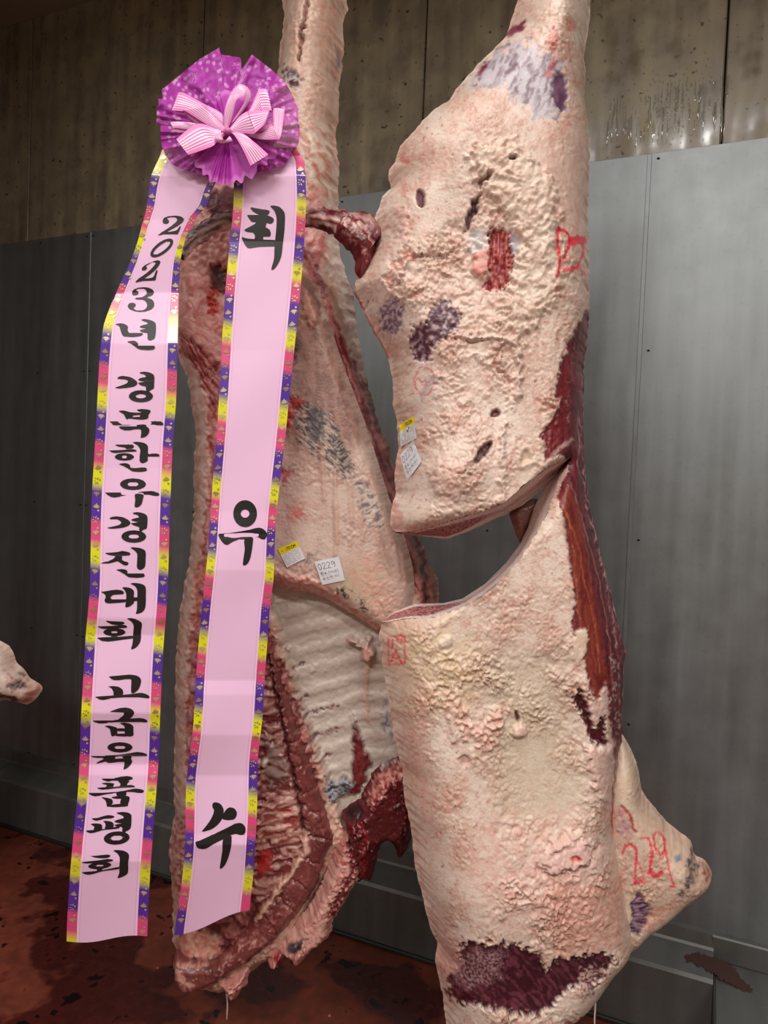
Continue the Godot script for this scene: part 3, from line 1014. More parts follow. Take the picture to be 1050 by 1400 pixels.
		rg(P([836, 1094, 834, 1120, 841, 1142, 846, 1112]), lin(160, 30, 34), lin(190, 60, 60), {"soft": 4.0, "warp": 2.0}),
		# lower shoulder muscle, bare
		rg(P([612, 1320, 620, 1330, 630, 1289, 657, 1289, 686, 1291, 714, 1294, 738, 1306, 750, 1327, 758, 1312, 786, 1308, 824, 1304, 842, 1310, 826, 1336, 814, 1349, 786, 1349, 771, 1358, 757, 1377, 733, 1389, 690, 1384, 657, 1375, 629, 1372, 612, 1363]), lin(64, 18, 32), lin(118, 58, 72), {"soft": 4.0, "warp": 7.0, "wf": 0.1, "fx": 0.04, "fy": 0.12, "ang": 50.0, "gain": 1.5, "bias": 0.2, "h": -0.006, "hn": 0.0012, "fl": 0.8}),
		rg(P([640, 1300, 690, 1300, 680, 1340, 650, 1350, 620, 1345]), lin(206, 168, 172), lin(96, 40, 54), {"soft": 18.0, "warp": 8.0, "op": 0.6, "f": 0.22, "gain": 2.0}),
		rg(P([790, 1325, 830, 1322, 815, 1360, 795, 1366]), lin(226, 190, 178), lin(90, 34, 44), {"soft": 6.0, "warp": 8.0, "f": 0.16, "gain": 2.2, "op": 0.8}),
		rg(P([752, 1270, 758, 1300, 748, 1332, 742, 1312, 744, 1280]), lin(230, 204, 188), lin(214, 170, 156), {"soft": 4.0, "warp": 4.0, "h": 0.005}),
		rg(P([600, 1290, 630, 1290, 634, 1320, 622, 1335, 602, 1330]), lin(222, 176, 164), lin(206, 150, 140), {"soft": 5.0, "warp": 6.0, "op": 0.7, "h": 0.004}),
		# knots and scars of the fat
		rg(ellipse(776, 1172, 34, 26, -10), lin(232, 196, 190), lin(222, 170, 164), {"soft": 22.0, "warp": 8.0, "h": 0.012, "op": 0.6}),
		rg(P([736, 1190, 760, 1196, 800, 1186, 816, 1160]), lin(206, 156, 144), lin(216, 180, 164), {"w": 3.0, "soft": 8.0, "warp": 6.0, "h": -0.008, "op": 0.4}),
		rg(ellipse(787, 1173, 6, 4), lin(206, 60, 60), lin(222, 130, 126), {"soft": 4.0, "warp": 4.0}),
		rg(P([620, 960, 640, 1000, 670, 1010, 680, 980]), lin(220, 140, 128), lin(228, 186, 170), {"w": 10.0, "soft": 16.0, "warp": 12.0, "h": 0.007, "hn": 0.010, "f": 0.09, "op": 0.6}),
		rg(ellipse(707, 981, 3, 8, -10), lin(72, 24, 30), lin(110, 50, 50), {"soft": 3.0, "warp": 1.5, "h": -0.008}),
		rg(ellipse(710, 1000, 9, 8), lin(226, 186, 172), lin(232, 208, 192), {"soft": 6.0, "warp": 3.0, "h": 0.008}),
		rg(P([622, 945, 616, 985, 622, 1010]), lin(232, 212, 196), lin(220, 186, 168), {"w": 4.0, "soft": 8.0, "warp": 4.0, "h": 0.008, "op": 0.5}),
		rg(ellipse(609, 878, 9, 6, -40), lin(232, 212, 196), lin(226, 196, 180), {"soft": 6.0, "warp": 3.0, "h": 0.006}),
		rg(ellipse(636, 1040, 8, 8), lin(206, 176, 166), lin(190, 150, 140), {"soft": 5.0, "warp": 2.0, "h": -0.006}),
		rg(P([580, 935, 570, 1020, 580, 1100]), lin(216, 132, 120), lin(226, 180, 166), {"w": 8.0, "soft": 24.0, "warp": 10.0, "op": 0.35}),
		# grade stamp, inked numbers
		ink([531, 870, 553, 869, 554, 907, 531, 908, 531, 870], 0.9), ink([534, 905, 541, 889, 549, 905], 1.3), ink([537, 899, 547, 899], 1.0),
		ink([537, 874, 536, 886], 1.2), ink([541, 875, 546, 875], 0.8, 0.8), ink([543.5, 872, 543.5, 878], 0.8, 0.8), ink([547, 874, 552, 874], 0.8, 0.8), ink([549.5, 871, 549.5, 877], 0.8, 0.8),
		ink([763, 313, 761, 331, 763, 349, 764, 364, 759, 381], 2.3), ink([763, 314, 771, 316, 778, 323, 778, 334, 775, 343, 770, 354], 2.2), ink([769, 355, 769, 372], 1.0, 0.7),
		ink([782, 331, 789, 328, 796, 329], 6.5), ink([797, 330, 797, 348, 789, 364], 1.7, 0.85), ink([770, 371, 780, 369, 790, 366], 2.6, 0.85), ink([790, 366, 799, 375], 1.6, 0.7),
		ink([774, 170, 780, 172, 776, 166], 1.5, 0.5),
		rg(ellipse(580, 521, 13, 19), lin(206, 70, 90), lin(226, 120, 130), {"w": 0.8, "soft": 1.8, "warp": 1.5, "op": 0.8, "f": 0.2, "gain": 1.5}), ink([572, 518, 580, 528, 589, 519], 1.0, 0.6),
		rg(ellipse(597, 1080, 19, 22), lin(214, 100, 110), lin(226, 180, 170), {"w": 0.7, "soft": 2.0, "warp": 1.5, "op": 0.6, "f": 0.1, "gain": 2.0}),
		rg(P([600, 522, 590, 518, 582, 530, 576, 545]), lin(112, 80, 100), lin(190, 170, 176), {"w": 5.0, "soft": 8.0, "warp": 5.0, "op": 0.5, "f": 0.2}),
	]
	var s := slab(near, {
		"depth": D, "cell": 1.7, "T": T, "Tb": 0.10, "R": 78.0, "back": far, "st": fat_style(), "regs": regs, "cut": [up_nb, lo_nb], "back_cut": [], "back_regs": false,
		"forms": [[640, 230, 90, 90, 20, 0.035], [640, 470, 60, 60, 0, 0.012], [700, 330, 50, 80, 0, 0.015], [620, 640, 60, 50, 0, 0.02], [700, 1180, 110, 90, 0, 0.03], [790, 700, 40, 120, 0, 0.01], [600, 960, 40, 60, 0, -0.008], [740, 1000, 60, 90, 0, -0.012], [740, 80, 40, 60, 0, 0.02]]})
	right_grid = s.grid
	put("body", mesh_of(recentre(s.v, o.position), s.i, s.c), mats.meat, o)
	var c1 := put("cut_face", cut_face(up_nb, up_f, s.grid, o.position, func(t: float) -> float: return 0.25 + 0.75 * (1.0 - smoothstep(0.25, 0.55, t)) + 0.2 * smoothstep(0.7, 0.9, t)), mats.wet, o)
	c1.set_meta("label", "sawn face under the loin with a marbled red seam")
	var c2 := put("cut_face", cut_face(lo_nb, lo_f, s.grid, o.position, func(t: float) -> float: return 0.22 + 0.75 * smoothstep(0.62, 0.85, t)), mats.wet, o)
	c2.set_meta("label", "sawn face on top of the shoulder, marbled red and white")
	# a flap of the belly wall hanging behind the notch
	var fo := ragged(P([696, 704, 704, 690, 730, 682, 740, 684, 728, 716, 712, 744, 704, 728]), 3.0, 1.0, 0.15, 3.0)
	var ff := slab(fo, {"depth": D + 0.03, "cell": 1.8, "T": 0.012, "Tb": 0.012, "R": 8.0, "st": fat_style({"a": lin(150, 104, 88), "b": lin(120, 76, 66), "pink": lin(110, 50, 46), "lump": 0.001, "fold": 0.001})})
	put("belly_flap", mesh_of(recentre(ff.v, o.position), ff.i, ff.c), mats.wet, o)
	# shank of the fore leg
	var leg := ragged(smooth_line(P([800, 1120, 812, 1050, 840, 1004, 852, 1006, 867, 1034, 874, 1058, 878, 1082, 900, 1110, 919, 1130, 944, 1149, 949, 1168, 960, 1173, 969, 1184, 973, 1198, 962, 1215, 938, 1234, 914, 1256, 884, 1277, 866, 1296, 840, 1300, 810, 1240]), true, 3), 4.0, 1.2, 0.1, 4.0)
	var lr := [
		rg(P([840, 1000, 870, 1040, 880, 1090, 850, 1090]), lin(216, 190, 160), lin(226, 206, 186), {"soft": 20.0, "warp": 6.0, "op": 0.7}),
		rg(P([878, 1085, 945, 1150, 940, 1190, 900, 1170, 870, 1130]), lin(218, 176, 150), lin(226, 200, 180), {"soft": 20.0, "warp": 6.0, "op": 0.7, "fx": 0.05, "fy": 0.12, "ang": 45.0}),
		rg(P([892, 1100, 910, 1124]), lin(120, 110, 120), lin(200, 180, 170), {"w": 2.0, "soft": 5.0, "warp": 4.0, "op": 0.6}),
		rg(P([851, 1103, 862, 1118, 869, 1139]), lin(160, 30, 34), lin(190, 60, 60), {"w": 2.0, "soft": 4.0, "warp": 2.0, "h": -0.004}),
		rg(P([846, 1095, 866, 1140, 845, 1142]), lin(176, 150, 160), lin(190, 110, 116), {"soft": 6.0, "warp": 4.0, "op": 0.8, "fx": 0.16, "fy": 0.03}),
		rg(P([945, 1150, 950, 1172, 958, 1180, 952, 1206, 930, 1230, 938, 1200]), lin(96, 88, 96), lin(206, 176, 150), {"soft": 5.0, "warp": 5.0, "gain": 1.8, "f": 0.1}),
		rg(P([954, 1174, 968, 1184, 972, 1198, 960, 1212, 962, 1190]), lin(150, 84, 70), lin(206, 160, 140), {"soft": 4.0, "warp": 3.0, "f": 0.2, "gain": 1.6}),
		rg(P([866, 1226, 876, 1220, 892, 1244, 890, 1262, 872, 1280, 862, 1270]), lin(70, 44, 66), lin(176, 140, 160), {"soft": 5.0, "warp": 5.0, "fx": 0.05, "fy": 0.22, "gain": 1.5, "bias": 0.35, "h": -0.005}),
		rg(P([920, 1170, 930, 1168, 932, 1176, 924, 1180]), lin(120, 130, 150), lin(160, 160, 170), {"soft": 5.0, "warp": 2.0}),
		rg(P([890, 1240, 930, 1236, 900, 1262, 878, 1280]), lin(206, 140, 124), lin(226, 190, 170), {"soft": 8.0, "warp": 5.0, "f": 0.12, "gain": 1.5}),
		ink([851, 1166, 854, 1157, 861, 1153, 869, 1159, 870, 1172, 868, 1188, 867, 1206], 1.8), ink([867, 1206, 876, 1203], 2.0), ink([869, 1172, 877, 1190, 880, 1206], 0.9, 0.7),
		ink([876, 1146, 886, 1145, 890, 1156, 891, 1165], 1.4, 0.85), ink([891, 1165, 888, 1190], 2.0), ink([888, 1193, 897, 1197, 904, 1192], 3.2),
		ink([897, 1137, 893, 1145, 895, 1158, 902, 1168, 909, 1162, 908, 1148, 902, 1138, 897, 1137], 1.5, 0.85), ink([908, 1158, 913, 1180, 916, 1195, 922, 1212, 915, 1211], 1.6, 0.85),
	]
	var sl := slab(leg, {"depth": D + 0.02, "cell": 1.7, "T": 0.075, "Tb": 0.07, "R": 45.0, "st": fat_style({"a": lin(222, 202, 182), "b": lin(208, 178, 158), "lump": 0.0025, "fold": 0.004}), "regs": lr,
		"forms": [[925, 1160, 25, 30, 40, 0.02], [890, 1230, 40, 20, -30, -0.01]]})
	var lg := put("fore_shank", mesh_of(recentre(sl.v, o.position), sl.i, sl.c), mats.meat, o)
	lg.set_meta("label", "fore shank marked 229 in red ink")
	# the string of fat that drips from the shoulder
	var dp := path3([813, 1346, 814, 1370, 813, 1398, 815, 1424], [1.40, 1.40, 1.40, 1.40], 8)
	for k in dp.size(): dp[k] -= o.position
	put("fat_string", tube_mesh(dp, lerp_list([0.003, 0.002, 0.0016, 0.001], dp.size()), 6, func(r: int, k: int) -> Color: return lin(226, 196, 184)), mats.wet, o)
	# tail, curled across to the other side of beef
	var tp := path3([246, 350, 258, 334, 276, 318, 300, 304, 330, 296, 362, 291, 396, 294, 430, 298, 462, 304, 496, 318, 516, 334], [1.50, 1.51, 1.51, 1.51, 1.51, 1.50, 1.49, 1.48, 1.47, 1.46, 1.46], 8)
	for k in tp.size(): tp[k] -= o.position
	var tr := lerp_list([0.010, 0.013, 0.016, 0.018, 0.018, 0.018, 0.018, 0.020, 0.024, 0.032, 0.03], tp.size())
	var tn := tp.size()
	put("tail", tube_mesh(tp, tr, 22, func(r: int, k: int) -> Color:
		var t := float(r) / tn
		var st := N5.get_noise_2d(k * 0.9 + t * 1.4, t * 5.0)
		var a := lin(84, 64, 66).lerp(lin(232, 214, 206), clampf(0.52 + st * 1.5, 0.0, 1.0))
		var b := lin(96, 20, 30).lerp(lin(222, 176, 168), clampf(0.3 + st * 1.6, 0.0, 1.0))
		return a.lerp(b, smoothstep(0.35, 0.7, t)), 0.5), mats.wet, o)
	var mp := ragged(smooth_line(P([462, 300, 480, 292, 508, 312, 516, 340, 508, 362, 496, 380, 486, 372, 484, 352, 470, 336, 456, 322]), true, 3), 3.0, 2.0, 0.15, 2.0)
	var ms := slab(mp, {"depth": 1.46, "cell": 1.8, "T": 0.035, "Tb": 0.02, "R": 18.0, "st": fat_style({"a": lin(84, 18, 28), "b": lin(130, 36, 42), "pink": lin(70, 14, 24), "lump": 0.003, "fold": 0.004, "fleckness": 0.0}),
		"regs": [rg(P([462, 300, 482, 296, 508, 316, 500, 324, 476, 314]), lin(226, 190, 180), lin(120, 30, 40), {"soft": 5.0, "warp": 6.0, "wf": 0.15, "gain": 1.6}), rg(P([470, 318, 500, 345, 508, 360]), lin(196, 130, 130), lin(90, 20, 30), {"w": 2.0, "soft": 4.0, "warp": 5.0, "wf": 0.15, "gain": 1.5})]})
	put("tail_root", mesh_of(recentre(ms.v, o.position), ms.i, ms.c), mats.wet, o)

# ------------------------------------------------------------------ left side of beef, opened towards us
func build_left() -> void:
	var D := 1.66
	var o := thing("beef_side", "side of beef hung with its ribs and backbone towards us, behind the pink award ribbons", "beef carcass", Vector3(-0.2, 0.5, -D))
	var out := P([392, -190, 380, -140, 378, -60, 385, 0, 388, 27, 383, 67, 380, 97, 372, 130, 352, 190, 318, 225, 288, 252, 262, 298, 247, 350, 246, 364, 243, 433, 243, 486, 256, 517, 262, 555, 268, 593, 264, 662, 266, 688, 262, 726, 258, 775, 247, 825, 242, 875, 239, 925, 240, 980, 237, 1050, 239, 1115, 232, 1150, 232, 1185, 237, 1230, 235, 1285, 242, 1300, 237, 1318, 245, 1348, 262, 1352, 285, 1346, 306, 1356, 330, 1340, 365, 1312, 392, 1300, 420, 1270, 450, 1210, 480, 1160, 540, 1110, 575, 1050, 590, 900, 600, 830, 600, 795, 585, 765, 570, 730, 556, 690, 536, 631, 533, 608, 521, 589, 512, 559, 500, 517, 494, 479, 487, 440, 483, 402, 464, 345, 463, 283, 463, 250, 462, 213, 458, 187, 462, 167, 463, 133, 468, 93, 470, 67, 468, 33, 475, 13, 476, 0, 480, -60, 474, -140, 462, -190])
	out = ragged(out, 5.0, 2.6, 0.10, 8.0)
	var bk := lin(30, 14, 20)
	var regs := [
		# leg
		rg(P([380, -60, 480, -60, 474, 100, 462, 200, 400, 210, 380, 110]), lin(214, 188, 172), lin(200, 160, 140), {"soft": 30.0, "warp": 6.0, "op": 0.8, "fx": 0.14, "fy": 0.016, "gain": 1.3}),
		rg(P([424, -20, 420, 8, 413, 43, 409, 82]), lin(86, 24, 26), lin(130, 50, 44), {"w": 2.0, "soft": 4.0, "warp": 3.0, "h": -0.012}),
		rg(P([456, 10, 452, 60, 458, 110]), lin(200, 110, 96), lin(214, 160, 140), {"w": 2.0, "soft": 6.0, "warp": 6.0, "op": 0.6}),
		rg(P([434, 0, 446, 30, 440, 70]), lin(206, 120, 96), lin(214, 160, 140), {"w": 3.0, "soft": 8.0, "warp": 8.0, "op": 0.5}),
		rg(P([383, 88, 398, 96, 412, 106, 410, 120, 396, 118, 386, 104]), lin(70, 50, 66), lin(190, 176, 180), {"soft": 5.0, "warp": 6.0, "wf": 0.12, "gain": 1.6, "f": 0.13, "bias": 0.4, "h": -0.004}),
		rg(P([392, 108, 408, 110, 406, 118, 396, 116]), lin(66, 14, 20), lin(110, 40, 46), {"soft": 3.0, "warp": 2.0}),
		rg(P([463, 72, 466, 86, 462, 92]), lin(80, 60, 80), lin(160, 140, 150), {"w": 3.0, "soft": 5.0, "warp": 3.0, "op": 0.8}),
		rg(P([405, 170, 462, 160, 464, 280, 420, 290]), lin(222, 200, 184), lin(196, 120, 98), {"soft": 26.0, "warp": 10.0, "fx": 0.03, "fy": 0.12, "ang": 55.0, "gain": 1.2, "bias": 0.3, "hn": 0.004}),
		# hip and pelvis seen between the ribbons
		rg(P([250, 250, 325, 250, 440, 260, 450, 330, 430, 420, 400, 560, 320, 700, 290, 640, 262, 555, 243, 486, 243, 433, 247, 364]), lin(232, 176, 166), lin(206, 122, 114), {"soft": 10.0, "warp": 8.0, "f": 0.05, "gain": 1.2, "hn": 0.005}),
		rg(P([270, 270, 330, 250, 330, 290, 290, 300]), lin(110, 40, 40), lin(70, 20, 26), {"soft": 8.0, "warp": 5.0, "fx": 0.03, "fy": 0.15, "ang": 20.0}),
		rg(P([262, 320, 300, 318, 316, 350, 290, 372, 258, 372]), lin(238, 190, 178), lin(214, 140, 130), {"soft": 10.0, "warp": 8.0, "f": 0.1, "gain": 1.4, "hn": 0.006}),
		rg(P([284, 366, 300, 360, 312, 372, 306, 400, 292, 396]), lin(70, 22, 26), lin(100, 40, 42), {"soft": 6.0, "warp": 5.0, "h": -0.008}),
		rg(P([284, 396, 298, 392, 296, 428, 284, 430]), lin(170, 26, 16), lin(206, 60, 40), {"soft": 5.0, "warp": 5.0, "f": 0.25, "hn": 0.008}),
		rg(P([245, 430, 275, 440, 310, 466, 320, 490, 300, 500, 268, 470, 246, 452]), lin(226, 170, 158), lin(196, 112, 106), {"soft": 6.0, "warp": 5.0, "fx": 0.02, "fy": 0.16, "ang": 30.0, "h": 0.008}),
		rg(P([244, 452, 262, 462, 300, 500, 306, 540, 290, 570, 282, 540, 264, 510, 246, 486]), lin(132, 34, 38), lin(214, 134, 126), {"soft": 5.0, "warp": 5.0, "fx": 0.03, "fy": 0.2, "ang": 55.0, "gain": 1.4, "bias": 0.35, "hn": 0.006}),
		# fat back edge and chine
		rg(P([243, 486, 262, 540, 272, 600, 268, 690, 262, 770, 250, 830, 246, 980, 240, 1100, 238, 1200, 236, 1300, 260, 1300, 262, 1150, 262, 1000, 268, 880, 278, 800, 286, 700, 290, 600, 282, 540, 262, 495]), lin(236, 206, 194), lin(216, 170, 156), {"soft": 8.0, "warp": 5.0, "f": 0.07, "gain": 1.3, "hn": 0.003, "h": 0.004, "fl": 0.5}),
		rg(P([286, 560, 300, 560, 296, 700, 282, 790, 274, 780, 284, 690]), lin(168, 56, 60), lin(216, 160, 146), {"soft": 5.0, "warp": 5.0, "fx": 0.12, "fy": 0.05, "gain": 1.4}),
		rg(P([268, 770, 290, 770, 282, 860, 272, 940, 262, 1050, 254, 1050, 258, 900]), lin(222, 156, 136), lin(190, 96, 88), {"soft": 6.0, "warp": 4.0, "f": 0.14, "gain": 1.4, "h": -0.004}),
		rg(P([232, 1120, 262, 1110, 266, 1200, 240, 1240, 232, 1190]), lin(180, 100, 98), lin(226, 186, 172), {"soft": 6.0, "warp": 6.0, "f": 0.12, "gain": 1.7, "hn": 0.008}),
		# outer fat and red stripe right of the flank
		rg(P([440, 280, 466, 280, 470, 345, 485, 402, 494, 479, 502, 517, 490, 520, 470, 440, 448, 360]), lin(240, 222, 210), lin(220, 180, 166), {"soft": 8.0, "warp": 6.0, "f": 0.1, "gain": 1.3, "hn": 0.008}),
		rg(P([408, 336, 424, 342, 440, 376, 452, 412, 470, 462, 492, 509, 516, 574, 532, 620, 556, 700, 600, 800, 590, 850, 560, 800, 530, 680, 505, 600, 484, 545, 462, 490, 446, 430, 430, 376]), lin(120, 32, 42), lin(206, 130, 126), {"soft": 7.0, "warp": 5.0, "fx": 0.15, "fy": 0.015, "ang": -20.0, "gain": 1.2, "hn": 0.004}),
		rg(P([502, 505, 514, 556, 524, 590, 534, 610, 530, 612, 512, 575, 500, 530]), lin(92, 80, 66), lin(120, 100, 84), {"soft": 5.0, "warp": 3.0, "op": 0.8}),
		rg(P([556, 690, 572, 726, 588, 766, 602, 800, 600, 840, 580, 840, 572, 780, 556, 730]), lin(150, 88, 78), lin(190, 136, 122), {"soft": 6.0, "warp": 5.0, "fx": 0.12, "fy": 0.02, "ang": -20.0, "hn": 0.005}),
		rg(P([566, 730, 578, 770, 584, 830]), lin(70, 28, 28), lin(120, 60, 54), {"w": 4.0, "soft": 6.0, "warp": 4.0, "h": -0.008}),
		# rib wall
		rg(P([366, 800, 420, 800, 520, 850, 585, 860, 580, 1050, 540, 1050, 500, 1080, 468, 1125, 440, 1050, 410, 960, 385, 880]), lin(180, 166, 156), lin(204, 188, 176), {"soft": 8.0, "warp": 4.0, "h": -0.03, "fl": 0.75, "fx": 0.02, "fy": 0.12, "ang": -14.0}),
	]
	for k in 10:
		var y := 842.0 + 27.0 * k
		var x0 := 372.0 + 9.0 * k
		regs.append(rg(P([x0, y + 4, x0 + 50, y - 10, 490, y - 20, 530, y - 20, 575, y - 10]), lin(204, 192, 182), lin(196, 176, 166), {"w": 6.5, "soft": 9.0, "warp": 3.0, "op": 0.35, "h": 0.0035}))
	for l in [[392, 921, 412, 912], [410, 982, 436, 976, 461, 970], [420, 1012, 440, 1008, 462, 1002], [418, 1048, 450, 1038], [404, 960, 420, 955]]:
		regs.append(rg(P(l), lin(70, 26, 40), lin(140, 84, 90), {"w": 1.6, "soft": 3.5, "warp": 3.0, "h": -0.004, "wf": 0.15}))
	regs.append_array([
		rg(P([440, 1078, 470, 1066, 485, 1076, 470, 1092, 450, 1096]), bk, lin(170, 170, 180), {"soft": 5.0, "warp": 4.0, "fx": 0.03, "fy": 0.22, "ang": -20.0, "gain": 1.6, "bias": 0.4}),
		rg(P([524, 960, 534, 980, 536, 1016, 528, 1010, 522, 985]), lin(80, 84, 100), lin(180, 174, 172), {"soft": 6.0, "warp": 4.0, "fx": 0.2, "fy": 0.05, "gain": 1.6, "op": 0.8}),
		rg(P([503, 880, 512, 892, 508, 905, 496, 906, 494, 892]), lin(226, 186, 170), lin(206, 150, 140), {"soft": 6.0, "warp": 3.0, "h": 0.014}),
		rg(P([478, 876, 498, 886, 504, 874]), lin(206, 160, 148), lin(220, 190, 176), {"w": 3.0, "soft": 6.0, "warp": 4.0, "h": 0.006}),
		rg(P([504, 908, 499, 940, 502, 990]), lin(206, 150, 128), lin(216, 176, 158), {"w": 2.2, "soft": 5.0, "warp": 3.0, "h": 0.004}),
		rg(P([485, 984, 490, 1005, 500, 1032, 508, 1048, 490, 1090, 478, 1092, 482, 1040, 483, 1010]), lin(74, 12, 18), lin(130, 34, 40), {"soft": 4.0, "warp": 4.0, "f": 0.12, "h": -0.004}),
		# meat under the backbone
		rg(P([330, 850, 372, 860, 420, 1000, 450, 1120, 440, 1200, 380, 1280, 290, 1350, 236, 1345, 244, 1290, 250, 1240, 320, 1240]), lin(104, 40, 44), lin(176, 110, 104), {"soft": 8.0, "warp": 6.0, "f": 0.06, "gain": 1.4, "bias": 0.35, "hn": 0.008}),
		rg(P([236, 1290, 262, 1270, 300, 1278, 296, 1306, 260, 1312, 240, 1310]), lin(214, 170, 150), lin(196, 120, 110), {"soft": 6.0, "warp": 6.0, "f": 0.1, "gain": 1.5}),
	])
	var st := fat_style({"a": lin(220, 192, 174), "b": lin(200, 160, 142), "lump": 0.004, "fold": 0.005})
	var s := slab(out, {"depth": D, "cell": 2.0, "T": 0.085, "Tb": 0.08, "R": 42.0, "st": st, "regs": regs, "back_regs": false,
		"forms": [[425, 60, 40, 90, 0, 0.02], [290, 400, 40, 60, 0, -0.008], [470, 950, 60, 110, 0, -0.02]]})
	put("body", mesh_of(recentre(s.v, o.position), s.i, s.c), mats.meat, o)

	# the flank, hanging over the ribs like an apron
	var fo := ragged(smooth_line(P([408, 356, 414, 376, 432, 390, 448, 430, 466, 490, 488, 548, 508, 604, 532, 680, 552, 730, 566, 790, 560, 850, 524, 864, 500, 850, 470, 832, 446, 818, 420, 809, 396, 806, 374, 797, 340, 780, 330, 700, 345, 560, 370, 430, 390, 370]), true, 3), 4.0, 1.0, 0.1, 3.0)
	var fr := [
		rg(P([400, 350, 440, 400, 480, 540, 500, 600, 440, 640, 380, 600, 380, 420]), lin(160, 120, 106), lin(130, 92, 82), {"soft": 40.0, "warp": 8.0, "fx": 0.07, "fy": 0.014, "ang": -8.0, "gain": 1.3}),
		rg(P([409, 348, 424, 372, 436, 392, 446, 430]), lin(226, 204, 186), lin(206, 160, 140), {"w": 5.0, "soft": 6.0, "warp": 4.0, "h": 0.008}),
		rg(P([416, 392, 430, 410, 436, 440, 424, 448, 412, 425]), lin(176, 116, 100), lin(190, 140, 122), {"soft": 8.0, "warp": 4.0, "h": 0.006}),
		rg(P([398, 455, 410, 470, 406, 500, 396, 490]), bk, lin(90, 76, 84), {"soft": 6.0, "warp": 4.0, "fx": 0.04, "fy": 0.16, "gain": 1.4, "ang": 10.0}),
		rg(P([395, 490, 412, 500, 412, 550, 392, 560]), lin(130, 104, 108), lin(170, 136, 124), {"soft": 12.0, "warp": 6.0, "op": 0.8}),
		rg(P([392, 540, 414, 545, 418, 552, 404, 566, 396, 590, 388, 580]), lin(120, 20, 28), lin(180, 60, 56), {"soft": 4.0, "warp": 5.0, "wf": 0.13, "fx": 0.1, "fy": 0.05, "hn": 0.006}),
		rg(P([404, 566, 418, 552, 444, 560, 466, 596, 486, 640, 478, 656, 456, 648, 430, 620, 408, 606]), lin(56, 46, 54), lin(190, 164, 150), {"soft": 14.0, "warp": 8.0, "wf": 0.1, "fx": 0.06, "fy": 0.26, "ang": 40.0, "gain": 1.6, "bias": 0.42}),
		rg(P([418, 552, 440, 562, 446, 580, 436, 606, 424, 600]), bk, lin(110, 96, 98), {"soft": 8.0, "warp": 6.0, "wf": 0.12, "fx": 0.05, "fy": 0.3, "ang": 45.0, "gain": 1.5, "bias": 0.35, "op": 0.95}),
		rg(P([450, 590, 464, 600, 482, 634, 474, 646, 460, 622]), bk, lin(160, 140, 130), {"soft": 6.0, "warp": 5.0, "wf": 0.12, "fx": 0.05, "fy": 0.25, "ang": -30.0, "gain": 2.2, "bias": 0.42}),
		rg(P([486, 660, 500, 656, 520, 690, 524, 724, 508, 720, 490, 690]), lin(96, 92, 100), lin(206, 190, 176), {"soft": 8.0, "warp": 6.0, "wf": 0.12, "fx": 0.05, "fy": 0.16, "ang": -30.0, "gain": 2.0, "bias": 0.6, "op": 0.85}),
		rg(P([380, 640, 396, 640, 398, 660, 386, 664]), lin(130, 40, 48), lin(190, 100, 100), {"soft": 8.0, "warp": 6.0}),
		rg(P([394, 690, 410, 690, 414, 706, 400, 712]), lin(206, 80, 84), lin(206, 140, 130), {"soft": 14.0, "warp": 6.0, "op": 0.8}),
		rg(P([470, 770, 520, 760, 540, 830, 500, 850]), lin(214, 150, 130), lin(206, 176, 150), {"soft": 24.0, "warp": 8.0, "op": 0.6, "f": 0.08, "gain": 1.6}),
		rg(P([440, 770, 480, 790, 500, 820, 470, 826]), lin(200, 184, 150), lin(190, 160, 140), {"soft": 16.0, "warp": 8.0, "op": 0.7}),
		rg(P([452, 808, 470, 800, 484, 808, 470, 824]), lin(40, 34, 40), lin(190, 170, 150), {"soft": 6.0, "warp": 5.0, "wf": 0.14, "fx": 0.06, "fy": 0.2, "ang": 40.0, "gain": 2.6, "bias": 0.6}),
		rg(P([488, 812, 500, 824, 510, 840, 496, 836]), lin(40, 34, 40), lin(190, 170, 150), {"soft": 6.0, "warp": 5.0, "wf": 0.14, "f": 0.2, "gain": 2.4, "bias": 0.55}),
		rg(P([418, 768, 428, 760, 434, 752]), lin(90, 80, 84), lin(170, 150, 136), {"w": 1.6, "soft": 4.0, "warp": 4.0, "op": 0.8}),
		rg(P([374, 770, 396, 786, 430, 790, 470, 826, 520, 858, 520, 870, 470, 840, 440, 822, 400, 812, 372, 802]), lin(222, 176, 164), lin(206, 130, 120), {"soft": 8.0, "warp": 5.0, "f": 0.12, "gain": 1.5, "h": 0.006, "hn": 0.005}),
		rg(P([444, 790, 470, 826, 520, 862]), lin(196, 50, 54), lin(214, 130, 120), {"w": 1.6, "soft": 5.0, "warp": 4.0, "op": 0.7}),
	]
	for l in [[438, 600, 441, 640, 443, 682], [458, 646, 459, 690, 460, 742], [459, 690, 461, 720, 459, 760], [478, 660, 481, 712], [492, 676, 494, 710, 496, 738], [511, 700, 518, 744, 533, 782], [505, 640, 520, 690, 536, 740], [526, 690, 540, 740, 546, 790], [534, 690, 550, 744, 556, 800]]:
		fr.append(rg(P(l), lin(206, 160, 138), lin(196, 150, 130), {"w": 2.2, "soft": 7.0, "warp": 1.2, "op": 0.4, "h": 0.0045}))
	var fs := slab(fo, {"depth": 1.575, "cell": 1.7, "T": 0.028, "Tb": 0.006, "R": 20.0, "st": fat_style({"a": lin(210, 186, 174), "b": lin(192, 160, 148), "pink": lin(206, 150, 138), "pinkness": 0.7, "lump": 0.0012, "fold": 0.0025, "fleckness": 0.4, "crease": 0.2}), "regs": fr,
		"forms": [[460, 680, 60, 140, -12, 0.02], [440, 770, 50, 40, 0, 0.01]]})
	flank_grid = fs.grid
	put("flank", mesh_of(recentre(fs.v, o.position), fs.i, fs.c), mats.meat, o)

